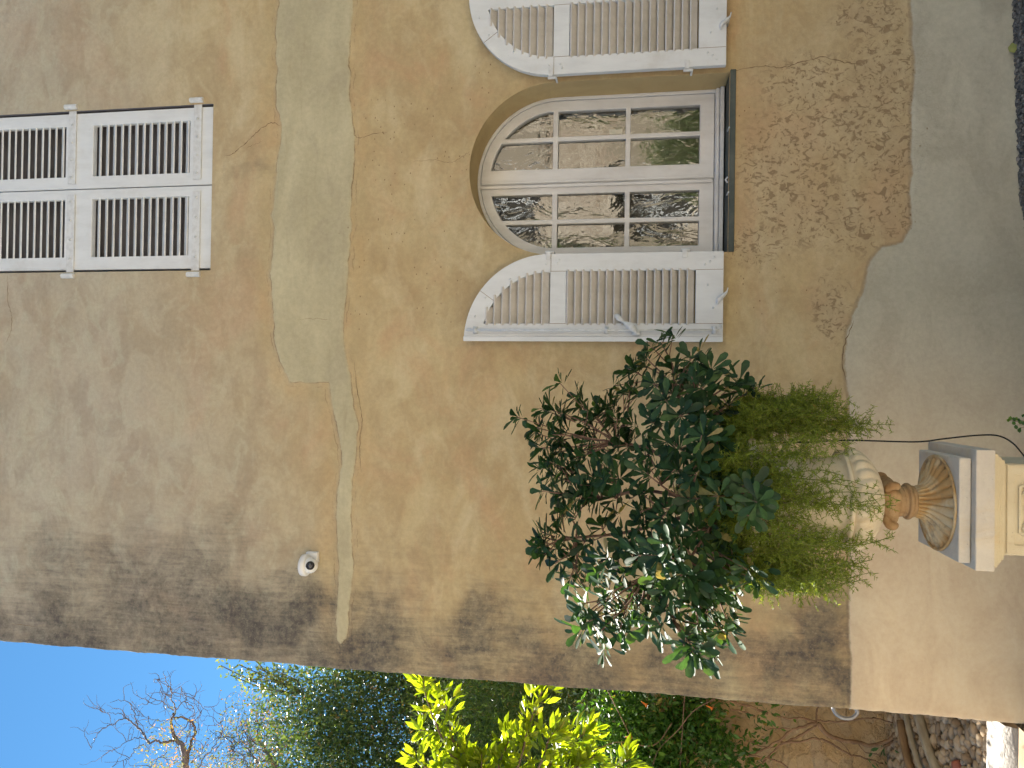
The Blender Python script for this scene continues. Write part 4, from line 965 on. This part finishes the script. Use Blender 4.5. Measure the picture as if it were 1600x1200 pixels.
# roots creeping over it
rt_ = MB(); RC = lambda a, b_, y=1.72: P(a, b_, y)
roots = [([(1276, 1130), (1262, 1133), (1240, 1140), (1220, 1155), (1195, 1170), (1170, 1182)], .011), ([(1276, 1132), (1255, 1148), (1225, 1162), (1205, 1178), (1180, 1205)], .009), ([(1278, 1130), (1290, 1145), (1310, 1155), (1340, 1160), (1362, 1165), (1385, 1158), (1400, 1145), (1414, 1132)], .017),
         ([(1276, 1128), (1250, 1122), (1225, 1122), (1205, 1115)], .008), ([(1278, 1126), (1300, 1128), (1325, 1127), (1350, 1122), (1370, 1123), (1395, 1130)], .007), ([(1220, 1160), (1250, 1158), (1275, 1154), (1300, 1162), (1325, 1178), (1350, 1184), (1380, 1194)], .009),
         ([(1276, 1130), (1276, 1115), (1280, 1100)], .007), ([(1200, 1115), (1175, 1105), (1155, 1100), (1140, 1095)], .010), ([(1180, 1120), (1160, 1112), (1140, 1108)], .008), ([(1380, 1168), (1400, 1156), (1420, 1140)], .010), ([(1170, 1180), (1200, 1185), (1225, 1195), (1240, 1210)], .007), ([(1150, 1150), (1175, 1160), (1200, 1168), (1235, 1160)], .006),
         ([(1240, 1141), (1222, 1138), (1200, 1140)], .005), ([(1310, 1156), (1322, 1168), (1330, 1180)], .004), ([(1262, 1134), (1256, 1120), (1240, 1112)], .004), ([(1340, 1161), (1352, 1175), (1375, 1180)], .004), ([(1205, 1178), (1190, 1195), (1185, 1215)], .004)]
for pr_, r in roots:
    pts = catmull([RC(*q) for q in pr_], 5); pts = [q+Vector((0, random.uniform(-.012, .012), 0)) for q in pts]; rt_.tube(pts, [r*(1-.35*i/len(pts))*random.uniform(.85, 1.15) for i in range(len(pts))], 7)
tag(rt_.build('climber_roots', simple('root_bark', (.20, .12, .07), (.32, .21, .13), 16, .9, .6, .006), None, True), 'brown woody climber roots spreading over the ochre retaining wall', 'roots')

def leaf_cloud(name, mat, boxes, n, L, wr, kind, parent, clump=.12, per=14, up=.4, curl=.1, light=0.0):
    """clumps of leaves spread in ellipsoids ((centre),(radii))"""
    Pn = []; Dn = []; Nn = []; LC = []
    tot = sum(r[0]*r[1]*r[2] for c, r in boxes)
    for c, r in boxes:
        k = max(1, int(n/per*(r[0]*r[1]*r[2])/tot))
        d = rand_dirs(k); rad = RNG.random(k)**(1/2.4)*(1+.22*(fbm(d[:, 0]*3+5, d[:, 2]*3+d[:, 1]*2)-.5)*2)
        cen = np.array(c)+d*rad[:, None]*np.array(r)
        tone = RNG.random(k)
        for i in range(k):
            ax = d[i]*.6+np.array([0, 0, up])+RNG.normal(0, .5, 3); q = RNG.normal(0, clump, (per, 3)); dd = ax[None]*.5+rand_dirs(per)
            Pn.append(cen[i]+q); Dn.append(dd); Nn.append(np.array([0, 0, 1.0])+rand_dirs(per)*.9); LC.append(np.stack([np.clip(tone[i]**1.3*.85+RNG.random(per)*.25-.05+light, 0, 1), RNG.random(per), RNG.random(per)], -1))
    Pn = np.concatenate(Pn); m = len(Pn); Ls = RNG.uniform(.65, 1.15, m)*L
    return leaf_mesh(name, mat, Pn, np.concatenate(Dn), np.concatenate(Nn), Ls, Ls*wr, kind, parent, np.concatenate(LC), RNG.uniform(-.1, curl+.1, m))
def branchy(mb, p, d, L, r, depth, wig=.35, split=(2, 3), ends=None, gr=(.62, .8), upb=.05, seg=5):
    pts = [Vector(p)]; dd = Vector(d).normalized()
    for i in range(seg):
        dd = (dd+Vector(rand_dirs(1)[0])*wig+Vector((0, 0, upb))).normalized(); pts.append(pts[-1]+dd*L/seg)
    mb.tube(pts, [r*(1-.45*i/seg) for i in range(len(pts))], 6 if r > .02 else 4, False)
    if depth <= 0:
        if ends is not None: ends.append((pts[-1], dd))
        return
    for k in range(random.randint(*split)):
        i = random.randint(2, seg); nd = (dd+Vector(rand_dirs(1)[0])*.85).normalized()
        branchy(mb, pts[i] if k else pts[-1], nd, L*random.uniform(*gr), r*.6, depth-1, wig, split, ends, gr, upb, seg)
# climber with orange trumpets, hanging over the wall
cl = empty('trumpet_climber', 'green climber with orange trumpet flowers hanging over the retaining wall', 'climber')
def cpt(a, b_, y): q = P(a, b_, y); return (q.x, q.y, q.z)
leaf_cloud('foliage', MAT['climb'], [(cpt(960, 1110, 1.95), (.32, .18, .30)), (cpt(1020, 1130, 1.9), (.36, .2, .30)), (cpt(1060, 1180, 1.8), (.38, .22, .34)), (cpt(1110, 1170, 1.75), (.26, .18, .24)), (cpt(1000, 1190, 1.8), (.5, .25, .45)), (cpt(1190, 1118, 1.72), (.13, .09, .14)), (cpt(1100, 1100, 1.85), (.18, .15, .18)), (cpt(1060, 1105, 2.0), (.3, .2, .25)), (cpt(1150, 1200, 1.7), (.22, .15, .22)), (cpt(1000, 1290, 1.8), (.5, .3, .6)), (cpt(1395, 1195, 1.62), (.10, .07, .14))], 12000, .060, .42, 'oval', cl, .07, 16, -.3, .15)
sm = MB()
for a in ([(900, 1190), (960, 1160), (1020, 1165), (1050, 1130)], [(1072, 1060), (1068, 1110), (1065, 1160), (1062, 1210)], [(1020, 1195), (1030, 1170), (1060, 1140), (1085, 1110), (1130, 1085)], [(940, 1060), (960, 1100), (985, 1150)]):
    sm.tube(catmull([P(x, y, 1.60) for x, y in a], 5), .0035, 5)
sm.build('stems', MAT['twig'], cl, True)
MAT['orange'] = simple('orange_petal', (.75, .16, .03), (.85, .28, .05), 30, .5, .1, .002)
fl_ = MB()
for (a, b_) in ((1002, 1096), (1103, 1102), (977, 1152)):
    p = P(a, b_, 1.55); d = Vector((random.uniform(-.4, .4), -.4, random.uniform(-.9, -.2))).normalized()
    fl_.tube([p, p+d*.03, p+d*.045, p+d*.05], [.003, .006, .009, .016], 10)
build_each(fl_, 'flower', MAT['orange'], cl, True)
# sunny yellow green shrub
ys = empty('yellow_green_shrub', 'sunlit yellow green shrub with long leaves beyond the corner', 'shrub')
yb = MB(); yP, yD, yN, yL, yC = [], [], [], [], []
shoots = [([(760, 1330), (740, 1230), (700, 1170), (672, 1110), (660, 1058)], 1.15), ([(770, 1330), (760, 1240), (730, 1180), (690, 1150), (655, 1140)], 1.2), ([(800, 1330), (800, 1240), (815, 1180), (828, 1130), (845, 1085), (850, 1060)], 1.0), ([(820, 1330), (840, 1240), (870, 1180), (900, 1155), (925, 1140)], 1.1), ([(800, 1330), (790, 1240), (780, 1200), (790, 1170), (800, 1150)], 1.1),
          ([(780, 1330), (730, 1240), (680, 1210), (650, 1185)], 1.2), ([(830, 1330), (850, 1250), (900, 1200), (930, 1180)], 1.0), ([(760, 1330), (720, 1260), (700, 1200), (690, 1180)], 1.3), ([(800, 1330), (830, 1230), (850, 1180), (860, 1150), (875, 1140)], 1.0), ([(790, 1330), (770, 1250), (755, 1210), (752, 1180)], 1.15), ([(780, 1330), (740, 1250), (715, 1180), (700, 1120), (695, 1080)], 1.25), ([(840, 1330), (900, 1250), (950, 1210), (985, 1185)], 1.1), ([(800, 1330), (830, 1260), (870, 1220), (900, 1190)], 1.05), ([(790, 1330), (750, 1240), (730, 1210), (715, 1195)], 1.15)]
for sh, yy in shoots:
    pts = catmull([P(a, b_, yy) for a, b_ in sh], 6); pts = [p+Vector((0, random.uniform(-.02, .02), 0)) for p in pts]
    yb.tube(pts, [.012*(1-.75*i/len(pts)) for i in range(len(pts))], 6)
    for i in range(5, len(pts)):
        for s in range(3 if i < len(pts)-1 else 7):
            ax = (pts[i]-pts[i-1]).normalized(); c = pts[i].lerp(pts[i-1], random.random())
            o_ = Vector(rand_dirs(1)[0]); o_ = (o_-ax*o_.dot(ax)).normalized(); d = ax*random.uniform(.4, 1.1)+o_
            off = o_*random.choice((0, 0, .04, .07)); 
            for q in range(2):
                d2 = d+Vector(rand_dirs(1)[0])*.5; yP.append(c+off); yD.append(d2); yN.append(Vector(rand_dirs(1)[0])*.7+Vector((0, -.6, .6))); yL.append(random.uniform(.07, .135)); yC.append((random.random(), random.random(), random.random()))
b0 = P(795, 1330, 1.13); yb.tube(catmull([b0+Vector((0, 0, .25)), b0, Vector((b0.x-.08, 1.2, b0.z*.55)), Vector((b0.x-.02, 1.25, .25)), Vector((b0.x-.05, 1.25, -.02))], 4), [.03+.0016*k for k in range(17)], 8)
yb.build('stems', MAT['bark'], ys, True)
leaf_mesh('foliage', MAT['yellow'], yP, yD, yN, yL, np.array(yL)*.34, 'oval', ys, yC, RNG.uniform(-.05, .25, len(yP)))
# dark hedge behind
hg = empty('dark_green_hedge', 'tall dark green narrow leaved hedge behind the yellow green shrub', 'hedge')
leaf_cloud('foliage', MAT['hedge'], [((-3.4, 4.0, 2.5), (1.2, .7, 1.3)), ((-4.8, 4.1, 2.9), (1.3, .8, 1.6)), ((-3.2, 3.8, 3.3), (.9, .6, .9)), ((-2.6, 3.8, 1.9), (.9, .6, .9)), ((-6.4, 4.2, 2.8), (1.3, .8, 1.6)), ((-3.9, 3.6, 1.9), (1.3, .6, .8))], 62000, .075, .27, 'dia', hg, .13, 24, .3)
mb = MB()
for x in (-3.0, -3.7, -4.6, -5.4, -6.2):
    mb = MB(); branchy(mb, (x, 4.3, 0), (0, 0, 1), 1.0, .04, 2, .12, (2, 2), None, (.6, .8), .35)
    mb.build('trunk', MAT['bark'], hg, True)
# big evergreen tree
et = empty('evergreen_tree', 'large evergreen tree with glinting leaves against the blue sky', 'tree')
def wpt(a, b_, y): q = P(a, b_, y); return (q.x, q.y, q.z)
crown = [(wpt(520, 1075, 6), (.9, 1.0, .75)), (wpt(480, 1050, 6), (.55, .7, .45)), (wpt(560, 1130, 6), (1.0, 1.1, .9)), (wpt(600, 1060, 6.3), (1.0, 1.0, .8)), (wpt(660, 1100, 6), (1.2, 1.1, .9)), (wpt(500, 1190, 6), (.9, 1.0, .8)), (wpt(580, 1250, 6), (1.4, 1.2, 1.3)), (wpt(720, 1180, 6), (1.4, 1.2, 1.1)), (wpt(800, 1100, 6.2), (1.2, 1.0, 1.0)), (wpt(700, 1000, 6.5), (1.0, .9, 1.2)), (wpt(440, 1110, 6), (.4, .5, .35)), (wpt(700, 1330, 6), (1.5, 1.3, 1.5)), (wpt(420, 1160, 6.1), (.35, .4, .3)), (wpt(850, 1200, 6), (1.3, 1.0, 1.0))]
leaf_cloud('foliage', MAT['oak'], crown, 86000, .080, .42, 'dia', et, .19, 46, .2)
mb = MB(); ends_ = []
mb.tube([(-6.9, 6.6, 0), (-6.8, 6.6, .8), (-6.7, 6.6, 1.6)], [.22, .17, .15], 10)
for k in range(4): branchy(mb, (-6.7, 6.6, 1.5), (random.uniform(-.3, .35), random.uniform(-.2, .2), 1), 2.0, .10, 4, .20, (2, 3), ends_, (.6, .8), .12)
mb.build('trunk', MAT['bark'], et, True)
# spray of leaves reaching out of the crown, high up beside the house corner
mb = MB(); P0 = P(475, 1085, 5.7); oP = []
for t in ((345, 1040), (360, 1055), (385, 1062), (405, 1045), (430, 1048), (372, 1038), (398, 1030), (415, 1060)):
    q = P(*t, 5.3); pts = catmull([P0, P0.lerp(q, .5)+Vector((random.uniform(-.1, .1), 0, random.uniform(-.1, .1))), q], 6); mb.tube(pts, .007, 4)
    for p in pts[3:]:
        for s in range(7): oP.append(p+Vector((random.gauss(0, .07), random.gauss(0, .08), random.gauss(0, .07))))
mb.build('branch', MAT['bark'], et, True)
leaf_mesh('foliage', MAT['oak'], oP, rand_dirs(len(oP)), rand_dirs(len(oP)), RNG.uniform(.06, .09, len(oP)), .034, 'dia', et, np.stack([RNG.uniform(.6, 1, len(oP)), RNG.random(len(oP)), RNG.random(len(oP))], -1))
# contorted willows against the sky
def px_branch(mb, pts, y, r0, r1):
    q = catmull([P(a, b_, y+.35*math.sin(a*.045)+.35*math.cos(b_*.05)) for a, b_ in pts], 4); q = [p+Vector((random.gauss(0, .012), 0, random.gauss(0, .012))) for p in q]
    mb.tube(q, [.62*(r0+(r1-r0)*i/(len(q)-1)) for i in range(len(q))], 5, False); return q
wt = empty('contorted_willow', 'bare twisted willow crown standing alone against the sky', 'tree'); mb = MB(); Yw = 8.0
tw = []
B = lambda pts, r0, r1: tw.append(px_branch(mb, pts, Yw, r0, r1))
B([(293, 1420), (292, 1300), (290, 1200), (286, 1168), (278, 1158), (270, 1145), (268, 1128), (272, 1115)], .11, .03)
B([(290, 1200), (296, 1170), (303, 1150), (305, 1138), (298, 1128), (285, 1121), (272, 1122)], .05, .025)
B([(272, 1158), (258, 1160), (245, 1158), (232, 1160), (226, 1150), (214, 1136), (205, 1128), (196, 1122), (193, 1116)], .035, .015)
B([(232, 1160), (222, 1146), (214, 1132), (212, 1118), (206, 1106), (196, 1096), (188, 1095), (172, 1097)], .02, .006)
B([(205, 1128), (195, 1122), (180, 1130), (165, 1137), (152, 1148), (146, 1160), (142, 1172)], .02, .006)
B([(193, 1122), (190, 1114), (178, 1115), (168, 1113), (158, 1115)], .012, .005)
B([(232, 1158), (215, 1152), (200, 1158), (188, 1166), (178, 1172), (164, 1178)], .014, .005)
B([(226, 1164), (212, 1168), (206, 1178), (200, 1186), (188, 1190), (164, 1191)], .014, .005)
B([(272, 1120), (274, 1110), (272, 1102), (268, 1092), (268, 1080), (262, 1070), (258, 1060), (256, 1050)], .022, .006)
B([(272, 1110), (262, 1104), (256, 1098), (248, 1095), (232, 1099), (220, 1102), (210, 1108)], .014, .005)
B([(268, 1092), (262, 1086), (258, 1080), (252, 1080)], .010, .004); B([(262, 1072), (254, 1068), (244, 1062), (240, 1062)], .010, .004)
B([(275, 1110), (284, 1098), (290, 1096), (290, 1088), (284, 1078), (282, 1074)], .015, .005); B([(290, 1096), (300, 1104), (304, 1115), (302, 1126), (298, 1134)], .013, .008); B([(290, 1088), (300, 1090), (306, 1088)], .008, .004)
B([(300, 1135), (308, 1122), (314, 1112), (318, 1106)], .012, .005); B([(270, 1125), (255, 1126), (240, 1124), (228, 1120), (218, 1118), (222, 1104)], .010, .004)
B([(290, 1160), (295, 1148), (298, 1135), (296, 1120)], .014, .007); B([(310, 1200), (320, 1182), (332, 1170), (342, 1155), (348, 1140), (345, 1128), (350, 1118), (349, 1108)], .018, .005); B([(345, 1128), (340, 1131), (334, 1128)], .007, .004); B([(332, 1170), (345, 1162), (352, 1150)], .010, .004)
B([(262, 1175), (250, 1182), (240, 1190), (232, 1205)], .012, .006); B([(300, 1190), (312, 1178), (318, 1165)], .01, .004)
for q in list(tw):    # fine twigs
    for _ in range(5):
        p = random.choice(q[len(q)//3:]); d = Vector((random.gauss(0, 1), random.gauss(0, .4), random.gauss(0, 1))).normalized(); branchy(mb, p, d, random.uniform(.15, .4), .006, 1, .5, (1, 2), None, (.5, .8), .02, 4)
mb.build('trunk', simple('willow_bark', (.16, .12, .12), (.26, .21, .20), 10, .9, .3, .01), wt, True)
leaf_cloud('foliage', MAT['willow'], [(wpt(262, 1182, Yw), (.55, .5, .4)), (wpt(275, 1140, Yw), (.35, .4, .35)), (wpt(240, 1210, Yw), (.6, .5, .4)), (wpt(330, 1200, Yw), (.7, .5, .4)), (wpt(300, 1230, Yw), (.9, .6, .7))], 2600, .07, .34, 'dia', wt, .10, 8, .1)
w2 = empty('leafy_willow', 'twisted willow with thin yellowing leaves beside the evergreen crown', 'tree'); mb = MB(); Yw = 7.4; tw = []
B([(455, 1420), (446, 1260), (436, 1215), (420, 1180), (410, 1165), (402, 1150)], .09, .03); B([(436, 1215), (432, 1190), (440, 1172), (446, 1158), (450, 1145)], .04, .012); B([(410, 1165), (398, 1160), (388, 1150), (380, 1140), (376, 1125)], .02, .006)
B([(402, 1150), (405, 1135), (400, 1125), (404, 1112)], .018, .005); B([(425, 1185), (410, 1190), (396, 1192), (384, 1205)], .022, .008); B([(420, 1180), (430, 1165), (432, 1150), (428, 1135)], .016, .005); B([(388, 1150), (376, 1156), (366, 1168), (360, 1180)], .012, .005)
for q in list(tw):
    for _ in range(9):
        p = random.choice(q[len(q)//3:]); d = Vector((random.gauss(0, 1), random.gauss(0, .4), random.gauss(0, 1))).normalized(); branchy(mb, p, d, random.uniform(.2, .5), .007, 1, .5, (1, 2), None, (.5, .8), .02, 4)
mb.build('trunk', simple('dark_bark', (.10, .08, .08), (.17, .14, .13), 10, .9, .3, .01), w2, True)
leaf_cloud('foliage', MAT['willow'], [(wpt(400, 1115, Yw), (.5, .5, .55)), (wpt(390, 1165, Yw), (.55, .5, .5)), (wpt(430, 1150, Yw), (.6, .5, .6)), (wpt(380, 1210, Yw), (.7, .5, .6)), (wpt(450, 1200, Yw), (.8, .6, .8))], 5200, .06, .36, 'dia', w2, .12, 9, .1)

# ------------------------------------------------------------------ across the courtyard (seen in the window panes; returns warm light)
def facade_mat():
    m = M('pale_rubble_stone'); co = m.coord((1, 1, 1.6)); vd = m.voro(co, 4.6, 'DISTANCE_TO_EDGE'); vc = m.sep(m.voro(co, 4.6, out=1)); n = m.noise(co, 6, 6, .65)
    c = m.mix(vc[0], (.46, .36, .27), (.80, .71, .58)); c = m.mix(m.ramp(vc[1], .7, .95), c, (.48, .38, .30)); c = m.mix(m.ramp(vd, .0, .07, .8, 0), c, (.34, .27, .20)); c = m.mix(m.ramp(n, .5, .8, 0, .4), c, (.44, .34, .26)); c = m.mix(m.ramp(m.noise(m.coord(), .55, 4, .6), .5, .6, 0, .7), c, (.78, .70, .60))
    m.set(c, .95, 0, .1); m.bump(m.math('ADD', m.ramp(vd, 0, .1), n), .8, .04); return m.m
nh = empty('stone_house', 'pale rubble stone house across the courtyard reflected in the window panes', 'house')
YN = -9.8
hl = [[(3.2, .9), (4.2, .9), (4.2, 2.3), (3.2, 2.3)], [(6.4, 0.05), (7.5, .05), (7.5, 2.4), (6.4, 2.4)], [(-1.5, .9), (-.5, .9), (-.5, 2.3), (-1.5, 2.3)], [(3.2, 3.8), (4.2, 3.8), (4.2, 5.2), (3.2, 5.2)], [(-1.5, 3.8), (-.5, 3.8), (-.5, 5.2), (-1.5, 5.2)], [(-6.5, .9), (-5.5, .9), (-5.5, 2.3), (-6.5, 2.3)]]
plate('wall', [(-10, -.1), (11, -.1), (11, 7.4), (-10, 7.4)], hl, YN, YN-.5, facade_mat(), nh, 0)
MAT['blue_wood'] = simple('grey_blue_wood', (.34, .29, .22), (.40, .34, .27), 9, .7, .3, .005, (1, 1, .2))
for hpoly in hl:
    x0, x1 = hpoly[0][0], hpoly[1][0]; z0, z1 = hpoly[0][1], hpoly[2][1]
    b = MB(); b.box(x0, x1, YN-.35, YN-.3, z0, z1); o = b.build('window' if z1-z0 < 2 else 'door', MAT['dark'], nh)
    b = MB(); b.box(x0-.02, x0+.06, YN-.29, YN-.22, z0, z1); b.box(x1-.06, x1+.02, YN-.29, YN-.22, z0, z1); b.box((x0+x1)/2-.04, (x0+x1)/2+.04, YN-.29, YN-.23, z0, z1); b.box(x0, x1, YN-.285, YN-.235, (z0+z1)/2-.03, (z0+z1)/2+.03); b.build('frame', MAT['shutter'], o)
    if z1-z0 < 2:
        b = MB(); b.box(x0-.56, x0-.04, YN+.02, YN+.06, z0, z1); b.box(x1+.04, x1+.56, YN+.02, YN+.06, z0, z1); build_each(b, 'shutter', MAT['blue_wood'], nh)
b = MB(); b.box(-10.2, 11.2, -22, YN+.35, 7.4, 7.6); b.build('roof', MAT['tile'], nh)
iv = empty('wall_ivy', 'ivy climbing the rubble front of the stone house across the courtyard', 'ivy')
leaf_cloud('foliage', MAT['hedge'], [((2.6, YN+.12, 3.0), (.45, .12, 1.1)), ((5.6, YN+.12, 2.4), (.5, .12, 1.4)), ((6.9, YN+.12, 3.6), (.9, .12, .7)), ((.8, YN+.12, 1.2), (.7, .12, 1.1))], 4200, .11, .7, 'dia', iv, .08, 12, 0)
mb = MB()
for x in (2.6, 5.6, .8): branchy(mb, (x, YN+.06, 0), (0, 0, 1), 1.5, .02, 2, .15, (2, 2), None, (.6, .8), .25)
mb.build('stems', MAT['bark'], iv, True)
for (x, y, z, s, lab) in ((4.1, -8.6, .8, .6, 'rounded green shrub standing before the stone house door'), (2.0, -9.0, 1.1, .8, 'taller dark shrub beside the stone house window'), (6.3, -8.2, 2.0, 1.2, 'broad green bush at the right end of the stone house')):
    t = empty('courtyard_shrub', lab, 'shrub', 'shrubs in front of the stone house')
    mb = MB()
    for k in range(1): branchy(mb, (x, y, 0), (random.uniform(-.3, .3), random.uniform(-.3, .3), 1), s*.8, .04, 2, .2, (3, 3), None, (.6, .8), .1)
    mb.build('trunk', MAT['bark'], t, True)
    leaf_cloud('foliage', MAT['oak'], [((x, y, z), (s*.8, s*.8, s)), ((x+.3*s, y+.2, z+.6*s), (s*.55, s*.5, s*.6)), ((x-.35*s, y, z-.4*s), (s*.6, s*.6, s*.5))], 5200, .11, .42, 'dia', t, .13, 12, .3)
print('built', len(bpy.data.objects))
